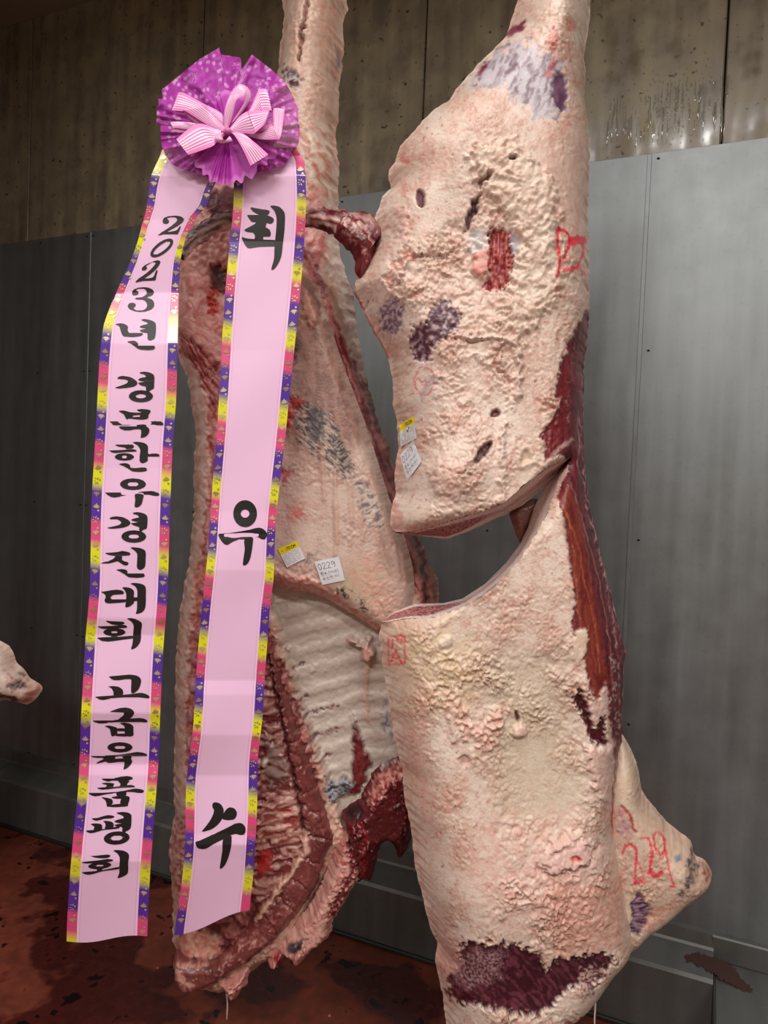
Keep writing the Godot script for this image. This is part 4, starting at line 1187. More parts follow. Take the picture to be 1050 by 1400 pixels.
	# split backbone with the lean along it, down to the neck
	var bo := ragged(smooth_line(P([352, 820, 364, 842, 376, 862, 392, 918, 404, 958, 420, 1008, 440, 1064, 456, 1114, 464, 1140, 452, 1164, 436, 1206, 410, 1246, 385, 1276, 340, 1312, 290, 1342, 262, 1350, 244, 1342, 238, 1318, 246, 1296, 290, 1296, 330, 1260, 345, 1220, 300, 1180, 330, 1000, 340, 900]), true, 3), 4.0, 2.0, 0.11, 6.0)
	var pale := lin(206, 160, 148)
	var br := [
		rg(P([356, 905, 372, 930, 392, 1020, 414, 1110, 422, 1150, 400, 1200, 360, 1250, 320, 1220, 330, 1000]), lin(120, 52, 52), lin(190, 140, 130), {"soft": 8.0, "warp": 8.0, "fx": 0.02, "fy": 0.09, "ang": -12.0, "gain": 1.8, "bias": 0.4, "hn": 0.008, "h": -0.008}),
		rg(P([360, 1000, 392, 1040, 396, 1070, 366, 1080]), lin(160, 136, 128), lin(110, 60, 58), {"soft": 8.0, "warp": 7.0, "fx": 0.03, "fy": 0.1, "ang": 14.0, "gain": 1.7}),
		rg(P([350, 1110, 392, 1090, 412, 1130, 380, 1160, 350, 1150]), lin(150, 60, 56), lin(206, 160, 146), {"soft": 8.0, "warp": 7.0, "fx": 0.03, "fy": 0.12, "ang": -16.0, "gain": 1.8, "hn": 0.006}),
		rg(P([350, 1170, 370, 1160, 372, 1190, 352, 1200]), lin(150, 20, 26), lin(190, 60, 56), {"soft": 6.0, "warp": 5.0}),
		rg(P([366, 900, 378, 960, 392, 1022, 404, 1080, 416, 1140]), lin(66, 14, 18), lin(100, 32, 34), {"w": 2.6, "soft": 4.0, "warp": 3.0, "h": -0.012}),
		rg(P([420, 1140, 416, 1166, 398, 1196, 374, 1226, 352, 1256]), lin(226, 186, 162), lin(214, 160, 140), {"w": 3.4, "soft": 4.0, "warp": 3.0, "h": 0.006}),
		rg(P([416, 1148, 420, 1164]), lin(226, 190, 170), lin(216, 160, 140), {"w": 4.0, "soft": 4.0, "warp": 2.0, "h": 0.006}),
		rg(P([362, 1040, 360, 1048]), lin(232, 216, 206), lin(232, 216, 206), {"w": 3.4, "soft": 3.0, "warp": 1.0, "h": 0.006}),
		rg(P([262, 1286, 280, 1272, 316, 1276, 318, 1290, 300, 1312, 276, 1310]), lin(30, 8, 12), lin(80, 24, 28), {"soft": 6.0, "warp": 6.0, "h": -0.02}),
		rg(P([246, 1318, 270, 1322, 282, 1318]), pale, lin(196, 130, 120), {"w": 3.0, "soft": 4.0, "warp": 4.0, "h": 0.005}),
		rg(P([300, 1330, 316, 1306, 330, 1292, 356, 1290, 372, 1272]), lin(206, 150, 140), lin(150, 80, 78), {"w": 1.4, "soft": 3.5, "warp": 6.0, "h": 0.003}),
		rg(P([340, 1300, 350, 1276, 372, 1262, 400, 1236]), lin(196, 130, 122), lin(150, 70, 70), {"w": 1.4, "soft": 3.5, "warp": 6.0, "h": 0.003}),
		rg(P([240, 1330, 252, 1346, 262, 1350]), pale, lin(206, 140, 130), {"w": 5.0, "soft": 5.0, "warp": 5.0}),
	]
	for k in 13:                                # discs between the vertebrae
		var t := k / 12.0
		var a := along(P([372, 880, 392, 950, 416, 1030, 440, 1110, 436, 1160, 410, 1215, 370, 1265]), t)
		var dir := (along(P([372, 880, 392, 950, 416, 1030, 440, 1110, 436, 1160, 410, 1215, 370, 1265]), minf(t + 0.04, 1.0)) - a).orthogonal().normalized() if t < 0.97 else Vector2(0.6, 0.8)
		br.append(rg(PackedVector2Array([a - dir * 17.0, a + dir * 2.0, a + dir * 17.0]), lin(176, 96, 92), lin(110, 40, 42), {"w": 1.2, "soft": 3.0, "warp": 3.0, "h": -0.006, "gain": 1.6, "f": 0.2}))
	var bs := slab(bo, {"depth": 1.60, "cell": 1.7, "T": 0.05, "Tb": 0.03, "R": 16.0, "st": fat_style({"a": lin(126, 62, 60), "b": lin(92, 38, 40), "pink": lin(160, 92, 86), "pinkness": 1.2, "fleck": lin(206, 150, 140), "fleckness": 0.8, "lump": 0.0025, "fold": 0.002, "crease": 0.3}), "regs": br})
	put("backbone", mesh_of(recentre(bs.v, o.position), bs.i, bs.c), mats.wet, o)
	# sawn spinous processes along the back edge
	var sp_at := [[286, 752, 6, 10], [280, 806, 9, 9], [278, 836, 9, 10], [274, 868, 9, 12], [268, 902, 8, 12], [266, 938, 8, 13], [262, 978, 6, 14], [260, 1018, 5, 13]]
	for k in sp_at.size():
		var q: Array = sp_at[k]
		var el := ragged(P([q[0] - q[2], q[1] - q[3] * 0.5, q[0] - q[2] * 0.2, q[1] - q[3], q[0] + q[2] * 1.4, q[1] - q[3] * 0.2, q[0] + q[2] * 1.4, q[1] + q[3] * 0.5, q[0], q[1] + q[3], q[0] - q[2] * 0.9, q[1] + q[3] * 0.6]), 2.0, 1.0, 0.2, float(k))
		var es := slab(el, {"depth": 1.575, "cell": 1.6, "T": 0.014, "Tb": 0.03, "R": 5.0, "st": fat_style({"a": lin(196, 140, 146), "b": lin(150, 80, 92), "pink": lin(206, 150, 140), "lump": 0.001, "fold": 0.001, "fleckness": 0.9})})
		put("vertebra", mesh_of(recentre(es.v, o.position), es.i, es.c), mats.wet, o)
	# dark trimmed meat of the brisket and the fat strip beside the neck
	var mo := ragged(smooth_line(P([466, 1118, 472, 1104, 492, 1090, 506, 1062, 522, 1044, 544, 1034, 566, 1030, 580, 1060, 572, 1110, 560, 1150, 547, 1174, 540, 1160, 530, 1148, 520, 1158, 514, 1182, 506, 1204, 498, 1198, 488, 1206, 484, 1180, 474, 1150]), true, 3), 3.0, 3.0, 0.12, 1.0)
	var mr := [
		rg(P([500, 1090, 516, 1062, 540, 1044, 560, 1040, 556, 1060, 530, 1076, 516, 1100, 506, 1104]), lin(206, 140, 130), lin(130, 40, 44), {"soft": 5.0, "warp": 7.0, "wf": 0.12, "f": 0.12, "gain": 1.7, "hn": 0.006, "h": 0.008}),
		rg(P([522, 1050, 528, 1042, 540, 1040]), lin(150, 150, 156), lin(206, 180, 170), {"w": 3.0, "soft": 4.0, "warp": 4.0}),
		rg(P([472, 1106, 492, 1098, 500, 1116, 482, 1128]), lin(24, 6, 8), lin(50, 12, 16), {"soft": 6.0, "warp": 5.0, "h": -0.015}),
		rg(P([496, 1130, 500, 1190]), lin(130, 30, 34), lin(70, 14, 20), {"w": 5.0, "soft": 6.0, "warp": 5.0, "fx": 0.2, "fy": 0.03, "hn": 0.005}),
	]
	var mm := slab(mo, {"depth": 1.58, "cell": 1.8, "T": 0.05, "Tb": 0.03, "R": 22.0, "st": fat_style({"a": lin(74, 14, 20), "b": lin(110, 26, 32), "pink": lin(60, 10, 14), "pinkness": 1.3, "fleck": lin(170, 80, 76), "fleckness": 0.9, "lump": 0.007, "fold": 0.008}), "regs": mr})
	put("brisket_trim", mesh_of(recentre(mm.v, o.position), mm.i, mm.c), mats.wet, o)
	var go := ragged(smooth_line(P([472, 1122, 488, 1136, 496, 1160, 496, 1196, 482, 1212, 468, 1240, 456, 1256, 452, 1276, 438, 1290, 424, 1300, 412, 1316, 396, 1310, 390, 1302, 380, 1322, 366, 1314, 384, 1290, 404, 1262, 430, 1226, 450, 1182, 462, 1146]), true, 3), 3.0, 3.2, 0.12, 9.0)
	var gs := slab(go, {"depth": 1.585, "cell": 1.7, "T": 0.04, "Tb": 0.02, "R": 14.0, "st": fat_style({"a": lin(214, 168, 156), "b": lin(196, 130, 122), "pink": lin(176, 70, 70), "pinkness": 1.3, "lump": 0.007, "fold": 0.004, "crease": 0.8}),
		"regs": [rg(P([478, 1150, 484, 1190, 470, 1220, 452, 1250]), lin(90, 20, 26), lin(150, 50, 52), {"w": 4.0, "soft": 6.0, "warp": 6.0, "wf": 0.12, "h": -0.008}), rg(P([390, 1296, 408, 1288, 420, 1282, 410, 1300, 392, 1304]), lin(40, 34, 44), lin(100, 90, 100), {"soft": 4.0, "warp": 4.0}), rg(P([366, 1312, 384, 1300, 386, 1322]), lin(150, 30, 40), lin(90, 20, 30), {"soft": 4.0, "warp": 4.0})]})
	put("fat_strip", mesh_of(recentre(gs.v, o.position), gs.i, gs.c), mats.meat, o)
	# loose shreds below the neck
	var no := ragged(smooth_line(P([292, 1336, 322, 1330, 340, 1318, 338, 1344, 330, 1352, 322, 1366, 312, 1364, 306, 1350]), true, 3), 2.5, 2.0, 0.2, 5.0)
	var ns := slab(no, {"depth": 1.585, "cell": 1.8, "T": 0.02, "Tb": 0.01, "R": 8.0, "st": fat_style({"a": lin(216, 176, 166), "b": lin(196, 120, 118), "lump": 0.006})})
	put("neck_shred", mesh_of(recentre(ns.v, o.position), ns.i, ns.c), mats.wet, o)
	var dp := path3([310, 1358, 311, 1375, 310, 1394], [1.585, 1.585, 1.585], 8)
	for k in dp.size(): dp[k] -= o.position
	put("fat_string", tube_mesh(dp, lerp_list([0.003, 0.0016, 0.0022, 0.001], dp.size()), 6, func(r: int, k: int) -> Color: return lin(206, 166, 158)), mats.wet, o)

	# the shank of a third side, at the left edge, further back
	var DL := 2.35
	var o3 := thing("beef_side", "fore shank of another side of beef reaching in from the left", "beef carcass", at(-60, 920, DL))
	var lo := ragged(smooth_line(P([-260, -120, -120, -120, -90, 200, -60, 520, -50, 800, -10, 866, 4, 878, 12, 882, 17, 890, 23, 905, 32, 914, 42, 927, 54, 934, 58, 940, 55, 947, 46, 959, 36, 963, 25, 960, 0, 958, -40, 985, -70, 1060, -90, 1240, -260, 1240]), true, 3), 3.0, 1.2, 0.12, 12.0)
	var l3 := [
		rg(P([8, 936, 24, 928, 40, 938, 34, 941, 14, 944]), lin(34, 24, 32), lin(150, 110, 106), {"soft": 3.0, "warp": 3.0, "wf": 0.15, "fx": 0.1, "fy": 0.3, "gain": 1.8, "ang": 20.0}),
		rg(P([25, 920, 34, 924, 40, 930]), lin(40, 30, 36), lin(110, 90, 90), {"w": 1.4, "soft": 3.0, "warp": 1.0}),
		rg(P([40, 942, 56, 936, 56, 946, 44, 960, 32, 962]), lin(190, 120, 104), lin(214, 160, 140), {"soft": 4.0, "warp": 3.0}),
		rg(P([0, 952, 24, 956]), lin(40, 26, 34), lin(150, 110, 106), {"w": 3.0, "soft": 4.0, "warp": 3.0, "f": 0.25, "gain": 1.8}),
	]
	var s3 := slab(lo, {"depth": DL, "cell": 1.8, "T": 0.06, "Tb": 0.06, "R": 30.0, "st": fat_style({"lump": 0.003, "fold": 0.004}), "regs": l3})
	put("fore_shank", mesh_of(recentre(s3.v, o3.position), s3.i, s3.c), mats.meat, o3)

# ------------------------------------------------------------------ award ribbons
class Sash:
	var yl: PackedFloat32Array
	var xl: PackedFloat32Array
	var yr: PackedFloat32Array
	var xr: PackedFloat32Array
	var dep: Array            # [y, depth] pairs
	var y0: float
	var y1: float
	var slant: float          # drop of the lower hem from left to right, px
	func ev(ys: PackedFloat32Array, xs: PackedFloat32Array, y: float) -> float:
		var n := ys.size()
		if y <= ys[0]: return xs[0] + (y - ys[0]) * (xs[1] - xs[0]) / (ys[1] - ys[0])
		for i in n - 1:
			if y <= ys[i + 1]:
				var t := (y - ys[i]) / (ys[i + 1] - ys[i])
				var a := xs[maxi(i - 1, 0)]
				var d := xs[mini(i + 2, n - 1)]
				return cubic_interpolate(xs[i], xs[i + 1], a, d, t)
		return xs[n - 1] + (y - ys[n - 1]) * (xs[n - 1] - xs[n - 2]) / (ys[n - 1] - ys[n - 2])
	func left(y: float) -> float: return ev(yl, xl, y)
	func right(y: float) -> float: return ev(yr, xr, y)
	func depth(x: float, y: float) -> float:
		var d: float = dep[0][1]
		for i in dep.size() - 1:
			if y >= dep[i][0]:
				var t := clampf((y - dep[i][0]) / (dep[i + 1][0] - dep[i][0]), 0.0, 1.0)
				d = lerpf(dep[i][1], dep[i + 1][1], t)
		var u := (x - left(y)) / maxf(right(y) - left(y), 1.0)
		return d + 0.004 * sin(u * 2.6 + y * 0.006) + 0.0015 * sin(y * 0.03 + u * 3.0) - 0.004 * (u - 0.5) * sin(y * 0.011)

func sash_of(l: Array, r: Array, dep: Array, y0: float, y1: float, slant: float) -> Sash:
	var s := Sash.new()
	for k in range(0, l.size(), 2):
		s.xl.append(l[k]); s.yl.append(l[k + 1])
	for k in range(0, r.size(), 2):
		s.xr.append(r[k]); s.yr.append(r[k + 1])
	s.dep = dep; s.y0 = y0; s.y1 = y1; s.slant = slant
	return s

func on_sash(s: Sash, x: float, y: float, lift: float) -> Vector3:
	return at(x, y, s.depth(x, y) - lift)

func border_color(ph: float, rev: bool) -> Color:
	var cy := [lin(226, 224, 30), lin(84, 44, 158), lin(222, 76, 132)]     # yellow, violet, rose
	if rev: cy = [lin(226, 224, 30), lin(222, 76, 132), lin(84, 44, 158)]
	var t := fposmod(ph, 1.0)
	var stops := [0.0, 0.13, 0.25, 0.58, 0.64, 0.86, 1.0]
	if rev: stops = [0.0, 0.13, 0.24, 0.46, 0.54, 0.86, 1.0]
	if t < stops[1]: return cy[0]
	if t < stops[2]: return cy[0].lerp(cy[1], (t - stops[1]) / (stops[2] - stops[1]))
	if t < stops[3]: return cy[1]
	if t < stops[4]: return cy[1].lerp(cy[2], (t - stops[3]) / (stops[4] - stops[3]))
	if t < stops[5]: return cy[2]
	return cy[2].lerp(cy[0], (t - stops[5]) / (stops[6] - stops[5]))

func sash_thing(s: Sash, label: String, phase: Callable, rev: bool) -> Node3D:
	var o := thing("award_ribbon", label, "ribbon", on_sash(s, (s.left(s.y1) + s.right(s.y1)) * 0.5, s.y1, 0.0))
	var us := [0.0, 0.012, 0.03, 0.06, 0.09, 0.115, 0.125, 0.135, 0.150, 0.158, 0.166, 0.2, 0.25, 0.3, 0.35, 0.4, 0.45, 0.5, 0.55, 0.6, 0.65, 0.7, 0.75, 0.8, 0.834, 0.842, 0.850, 0.865, 0.875, 0.885, 0.91, 0.94, 0.97, 0.988, 1.0]
	var band := [[], [], []]                     # left border, field, right border
	var cols := [[], [], []]
	var cuts := [[0, 6], [6, 28], [28, 34]]
	var pinkc := lin(240, 196, 230)
	var line := lin(226, 170, 214)
	var n := int((s.y1 - s.y0) / 2.0)
	for r in n + 1:
		for b in 3:
			var row := []
			var cr := []
			for k in range(cuts[b][0], cuts[b][1] + 1):
				var u: float = us[k]
				var y := s.y0 + (s.y1 - s.y0) * r / n
				y += s.slant * (u - 0.5) * smoothstep(s.y1 - 120.0, s.y1, y) + 3.0 * sin(u * 6.0) * smoothstep(s.y1 - 20.0, s.y1, y)
				var x := lerpf(s.left(y), s.right(y), u)
				row.append(on_sash(s, x, y, 0.0) - o.position)
				if b == 1:
					cr.append(line if k in [9, 25] else (lin(246, 210, 236) if k in [7, 27] else pinkc))
				else:
					var ph: float = phase.call(y + (u - 0.5) * -20.0 - (0.0 if b == 0 else -8.0), b)
					cr.append(border_color(ph, rev))
			band[b].append(row)
			cols[b].append(cr)
	for b in 3:
		var cc: Array = cols[b]
		var m := strip_mesh(band[b], func(r: int, k: int) -> Color: return cc[r][k])
		if b == 1:
			put("field", m, mats.satin, o)
		else:
			put("border", m, mats.foil_base, o)
	# stamped foil flowers along the borders
	var foil := [lin(222, 200, 160), lin(206, 184, 146), lin(176, 150, 112)]
	for b in [0, 2]:
		var y := s.y0 + (14.0 if b == 0 else 30.0)
		var v := PackedVector3Array()
		var idx := PackedInt32Array()
		var c := PackedColorArray()
		var q := 0
		while y < s.y1 - 24.0:
			var uc := 0.062 if b == 0 else 0.938
			for part in [[0.0, 1], [17.0, 0], [34.0, -1]]:
				var yc: float = y + part[0]
				var xc := lerpf(s.left(yc), s.right(yc), uc)
				var petals := []
				if part[1] == 0:
					petals = [[-3.0, -3.0, 1.4, 0.8, 50.0], [-3.6, 0.5, 1.5, 0.7, 0.0], [-2.6, 3.5, 1.4, 0.8, -50.0], [2.8, -1.0, 1.5, 1.5, 0.0], [0.0, 3.0, 2.0, 1.0, 60.0], [0.0, -3.0, 2.0, 1.0, -60.0]]
				else:
					for f in [-62.0, -30.0, 0.0, 30.0, 60.0]:
						var a := deg_to_rad(f + (6.0 if q % 2 else -6.0))
						var l := 5.6 if f == 0.0 else 4.6
						petals.append([sin(a) * l * 0.62, -cos(a) * l * 0.75 * part[1] + 2.0 * part[1], 1.05, l * 0.62, rad_to_deg(a) * part[1]])
					petals.append([2.8, 5.0 * part[1], 1.7, 1.7, 0.0])
				for p: Array in petals:
					var base := v.size()
					v.append(on_sash(s, xc + p[0], yc + p[1], 0.0009) - o.position)
					c.append(foil[q % 3])
					for k in 8:
						var e := Vector2(cos(TAU * k / 8) * p[2] * (0.75 if k % 4 else 1.0), sin(TAU * k / 8) * p[3] * (0.8 if k % 2 else 1.0)).rotated(deg_to_rad(p[4]))
						v.append(on_sash(s, xc + p[0] + e.x, yc + p[1] + e.y, 0.0009) - o.position)
						c.append(foil[q % 3])
					for k in 8:
						idx.append_array([base, base + 1 + k, base + 1 + (k + 1) % 8])
			y += 53.0
			q += 1
		var fm := put("foil_print", mesh_of(v, idx, c), mats.foil, o)
		fm.set_meta("label", "row of stamped gold foil flowers")
	return o

# one lettered character: polygons in the 8.75-times enlarged crop that starts at (ox, oy); rings as [cx, cy, rx, ry, hole rx, hole ry, turn]
func glyph(o: Node3D, s: Sash, ox: float, oy: float, polys: Array, rings := []) -> void:
	var v := PackedVector3Array()
	var idx := PackedInt32Array()
	var all := []
	for a: Array in polys:
		all.append(smooth_line(PT(a, ox, oy, 8.75), true, 3))
	for g: Array in rings:
		for half in 2:
			var p := PackedVector2Array()
			for k in 17:
				var t := PI * k / 16 + PI * half
				p.append(Vector2(ox, oy) + (Vector2(g[0], g[1]) + Vector2(cos(t) * g[2], sin(t) * g[3]).rotated(deg_to_rad(g[6] if g.size() > 6 else 0.0))) / 8.75)
			for k in 17:
				var t := PI * (16 - k) / 16 + PI * half
				p.append(Vector2(ox, oy) + (Vector2(g[0], g[1]) + Vector2(cos(t) * g[4], sin(t) * g[5]).rotated(deg_to_rad(g[6] if g.size() > 6 else 0.0))) / 8.75)
			all.append(p)
	for p: PackedVector2Array in all:             # woven in fine rows, so that the print lies close on the cloth
		var lo := p[0]
		var hi := p[0]
		for q in p:
			lo = lo.min(q); hi = hi.max(q)
		var rows_n := int((hi.y - lo.y) / 0.7) + 1
		var stepy := (hi.y - lo.y) / rows_n
		var prev := PackedFloat32Array()
		var n := p.size()
		for r in rows_n + 1:
			var y := clampf(lo.y + r * stepy, lo.y + 0.02, hi.y - 0.02)
			var xs := PackedFloat32Array()
			for k in n:
				var a := p[k]
				var b := p[(k + 1) % n]
				if (b.y > y) != (a.y > y): xs.append((a.x - b.x) * (y - b.y) / (a.y - b.y) + b.x)
			xs.sort()
			if r > 0:
				var top_ := prev if prev.size() == xs.size() else (xs if xs.size() < prev.size() and xs.size() > 0 else prev)
				var low_ := xs if prev.size() == xs.size() else top_
				for k in range(0, top_.size() - 1, 2):
					var base := v.size()
					v.append(on_sash(s, top_[k], y - stepy, 0.0008) - o.position)
					v.append(on_sash(s, top_[k + 1], y - stepy, 0.0008) - o.position)
					v.append(on_sash(s, low_[k + 1], y, 0.0008) - o.position)
					v.append(on_sash(s, low_[k], y, 0.0008) - o.position)
					idx.append_array([base, base + 1, base + 2, base, base + 2, base + 3])
			prev = xs
	put("character", mesh_of(v, idx), mats.black_ink, o)

func build_ribbons() -> void:
	var s1 := sash_of([224, 200, 221, 206, 207, 240, 200, 287, 194, 307, 181, 350, 157, 406, 142, 444, 136, 491, 131, 586, 125, 693, 123, 800, 117, 872, 111, 978, 107, 1076, 99, 1157, 93, 1239, 91, 1290],
		[316, 200, 306, 230, 292, 256, 283, 280, 269, 296, 254, 326, 246, 360, 243, 457, 241, 543, 236, 607, 232, 714, 229, 811, 223, 892, 219, 978, 217, 1035, 211, 1116, 205, 1198, 201, 1290],
		[[190, 1.42], [240, 1.415], [300, 1.43], [400, 1.445], [470, 1.43], [640, 1.435], [845, 1.428], [868, 1.434], [975, 1.422], [985, 1.426], [1045, 1.437], [1060, 1.432], [1178, 1.420], [1192, 1.424], [1290, 1.445]], 202.0, 1284.0, -6.0)
	var o := sash_thing(s1, "pink award ribbon hanging free at the left, lettered with the year 2023", func(y: float, b: int) -> float: return (y - 440.0) / 107.0, false)
	glyph(o, s1, 140, 280, [[720,195,735,160,780,138,850,130,920,133,965,155,972,185,950,215,900,250,830,290,770,325,830,318,880,308,905,285,925,255,938,258,920,310,895,350,840,352,740,355,668,365,700,335,770,290,840,240,880,205,895,175,870,150,820,147,770,160,795,185,790,215,760,228,730,220]])
	glyph(o, s1, 140, 280, [], [[710, 516, 163, 70, 124, 38, -37]])
	glyph(o, s1, 140, 280, [[470,770,485,740,530,710,600,680,650,663,685,668,692,690,665,740,610,800,545,850,500,885,570,875,610,860,640,790,660,788,645,850,630,905,560,905,470,912,395,928,430,885,510,830,580,770,630,710,635,685,600,685,545,715,520,735,535,750,520,775,490,787]])
	glyph(o, s1, 140, 280, [[355,1060,360,1030,400,1000,470,985,550,990,600,1015,615,1050,590,1085,530,1108,590,1130,620,1175,610,1225,560,1262,480,1280,400,1275,330,1250,303,1215,320,1180,360,1170,395,1185,395,1215,370,1235,410,1262,470,1265,520,1240,535,1200,520,1160,480,1135,400,1130,400,1112,470,1105,520,1075,530,1040,505,1008,450,1000,400,1018,430,1040,425,1070,390,1085,365,1080]])
	glyph(o, s1, 140, 420, [[155,205,200,192,260,198,305,230,300,270,315,300,345,308,420,305,470,310,485,322,450,345,390,355,320,355,260,350,235,325,215,270,205,235,180,215],
		[465,150,500,140,560,150,620,175,640,215,638,310,625,370,595,390,560,398,540,375,540,325,530,308,480,300,445,275,500,262,530,255,480,250,445,235,480,215,540,200,530,180,490,165],
		[295,415,340,402,390,403,425,430,430,462,520,460,590,455,625,470,625,495,590,512,500,512,430,500,390,470,340,435]])
	glyph(o, s1, 140, 420, [[178,848,210,825,260,823,330,835,385,865,415,895,412,925,370,950,290,965,200,972,150,962,200,945,270,920,305,895,290,870,240,860,195,860],
		[445,780,500,770,560,780,610,805,622,850,618,930,615,970,580,990,555,1010,525,1000,520,960,515,948,460,935,428,905,470,898,520,888,470,885,428,870,460,845,520,835,500,805,460,795]], [[460, 1065, 145, 73, 62, 25]])
	glyph(o, s1, 130, 560, [[280,15,340,10,400,25,450,45,450,75,440,112,400,105,385,120,365,100,345,60,300,30], [400,30,520,38,600,30,600,62,540,62,445,72,420,60], [500,0,560,-8,640,0,665,20,640,60,630,105,560,118,535,80,545,62,560,35,520,20], [430,90,540,85,600,80,620,108,560,120,480,115,435,108],
		[180,142,260,138,400,140,560,140,660,137,740,135,800,150,818,175,800,192,760,190,700,180,600,178,480,178,380,188,290,192,230,190,200,165],
		[500,180,605,178,610,200,640,220,650,255,630,300,590,330,545,335,550,300,545,240,470,238,400,250,350,248,285,212,340,200,430,205,500,195]])
	glyph(o, s1, 130, 560, [[240,415,300,418,400,412,450,422,465,445,440,465,375,472,360,455,300,445,260,435], [160,485,250,485,380,480,440,472,480,480,497,492,480,505,420,505,330,510,260,518,205,515,185,500],
		[450,388,520,385,590,400,632,440,635,530,690,522,740,525,770,545,755,565,700,565,632,562,630,610,590,635,560,640,533,615,535,540,540,480,510,430,470,405], [285,652,340,640,390,645,420,670,425,695,500,698,580,690,615,705,620,725,590,742,520,745,450,740,400,710,340,675]], [[350, 565, 115, 45, 30, 20]])
	glyph(o, s1, 130, 560, [[122,990,200,995,350,990,520,985,620,975,690,975,750,995,770,1015,745,1035,690,1028,620,1018,570,1018,490,1015,380,1020,300,1040,240,1050,190,1045,150,1020], [480,1010,575,1015,570,1080,555,1130,520,1165,485,1170,472,1150,480,1080]], [[453, 892, 155, 70, 65, 28]])
	glyph(o, s1, 120, 700, [[262,72,300,55,360,52,430,65,490,100,510,130,490,160,430,185,350,197,270,200,230,188,290,175,370,155,400,130,385,105,330,85,280,88],
		[540,10,590,0,650,10,700,35,715,80,710,170,700,200,660,215,640,235,615,220,612,180,560,165,515,135,560,128,612,122,560,112,518,95,560,75,612,65,590,35,550,25]], [[550, 293, 148, 75, 62, 27]])
	glyph(o, s1, 120, 700, [[208,490,280,485,360,478,410,465,480,478,508,495,500,515,470,525,410,522,412,550,410,575,450,590,485,605,480,630,450,640,410,625,355,590,300,605,230,618,150,620,190,600,250,585,310,555,325,525,270,518,230,505],
		[507,425,570,422,640,435,690,470,692,560,685,650,650,685,615,692,588,660,590,580,590,500,550,455], [340,690,400,682,450,688,475,710,478,738,560,738,640,730,675,745,678,770,640,785,560,787,490,780,440,745,380,710]])
	glyph(o, s1, 120, 700, [[158,955,230,945,310,930,390,932,430,955,425,980,390,985,330,985,285,1005,275,1035,340,1045,460,1040,460,1075,380,1085,290,1092,225,1090,200,1060,215,1010,190,975],
		[410,905,460,898,520,915,552,950,552,1020,590,1018,590,1062,552,1065,550,1090,500,1130,450,1138,455,1080,460,990,440,935], [507,855,570,848,640,860,690,895,695,1000,690,1130,660,1190,610,1215,575,1215,588,1160,590,1040,592,940,560,885]])
	glyph(o, s1, 110, 840, [[300,75,380,82,460,82,510,88,527,105,490,125,400,125,350,108], [202,140,300,140,420,135,500,125,545,132,557,150,530,165,440,165,330,172,260,172,230,160], [375,245,435,245,435,285,375,285],
		[202,278,280,272,400,270,520,262,630,255,630,285,520,300,420,315,330,325,260,318,225,300], [555,48,620,45,690,70,735,110,725,200,720,310,690,370,650,405,605,415,622,350,630,230,635,130,600,80]], [[405, 212, 132, 48, 38, 17]])
	glyph(o, s1, 110, 840, [[340,742,420,735,520,725,610,720,690,740,725,785,715,850,690,900,650,935,610,942,605,880,608,800,595,770,520,778,430,790,385,780,355,760], [332,862,400,857,460,868,505,905,500,965,400,968,395,930,370,885],
		[178,982,280,978,400,968,550,958,660,945,730,938,800,960,825,985,815,1005,770,1000,680,990,560,990,420,998,340,1010,270,1025,220,1015]])
	glyph(o, s1, 110, 840, [[352,1165,410,1140,480,1118,560,1115,620,1140,642,1175,625,1215,590,1250,560,1275,430,1285,460,1250,510,1210,520,1180,490,1168,430,1170,380,1172], [145,1265,230,1270,360,1265,520,1255,640,1242,730,1240,790,1260,800,1280,780,1295,720,1285,620,1282,480,1285,360,1295,260,1305,190,1298],
		[288,1337,340,1329,400,1342,440,1362,440,1407,440,1437,400,1455,372,1457,362,1417,350,1372,320,1352], [430,1365,540,1365,560,1395,430,1395], [470,1302,530,1295,590,1307,630,1337,632,1397,635,1437,615,1459,560,1459,530,1427,530,1367,520,1332], [430,1430,540,1427,560,1459,480,1459,430,1455]])
	glyph(o, s1, 110, 970, [[122,558,200,555,330,548,480,538,600,520,680,508,760,520,798,540,780,555,700,555,620,555,500,560,400,565,300,575,220,580,160,575], [250,575,400,560,410,590,340,610,270,630,190,648,220,620,280,590],
		[300,610,400,590,510,585,500,562,605,555,605,590,618,620,600,660,560,700,515,718,520,680,520,625,430,630,340,640]], [[472, 453, 150, 62, 64, 22]])
	glyph(o, s1, 110, 970, [[255,825,340,828,420,818,500,800,580,797,622,815,620,835,570,845,470,850,400,850,330,862,285,850], [255,880,330,875,400,885,395,905,380,935,300,930,320,905,280,895], [450,850,560,850,585,862,560,885,550,915,470,925,480,890],
		[200,935,290,930,400,925,500,912,600,902,650,918,630,935,540,935,420,942,320,955,240,958], [97,1000,200,1000,360,990,500,975,600,955,660,945,730,955,760,975,735,1000,690,998,600,985,480,990,380,1005,300,1015,210,1035,150,1035], [440,985,540,980,538,1030,440,1035],
		[248,1050,310,1055,370,1070,385,1095,380,1130,320,1165,310,1120,290,1080], [370,1050,440,1035,540,1030,580,1045,560,1065,450,1068,400,1065], [500,1035,580,1040,585,1080,570,1130,560,1158,500,1155,475,1120,485,1070], [340,1150,400,1135,480,1128,560,1140,560,1158,480,1165,420,1168,340,1165]])
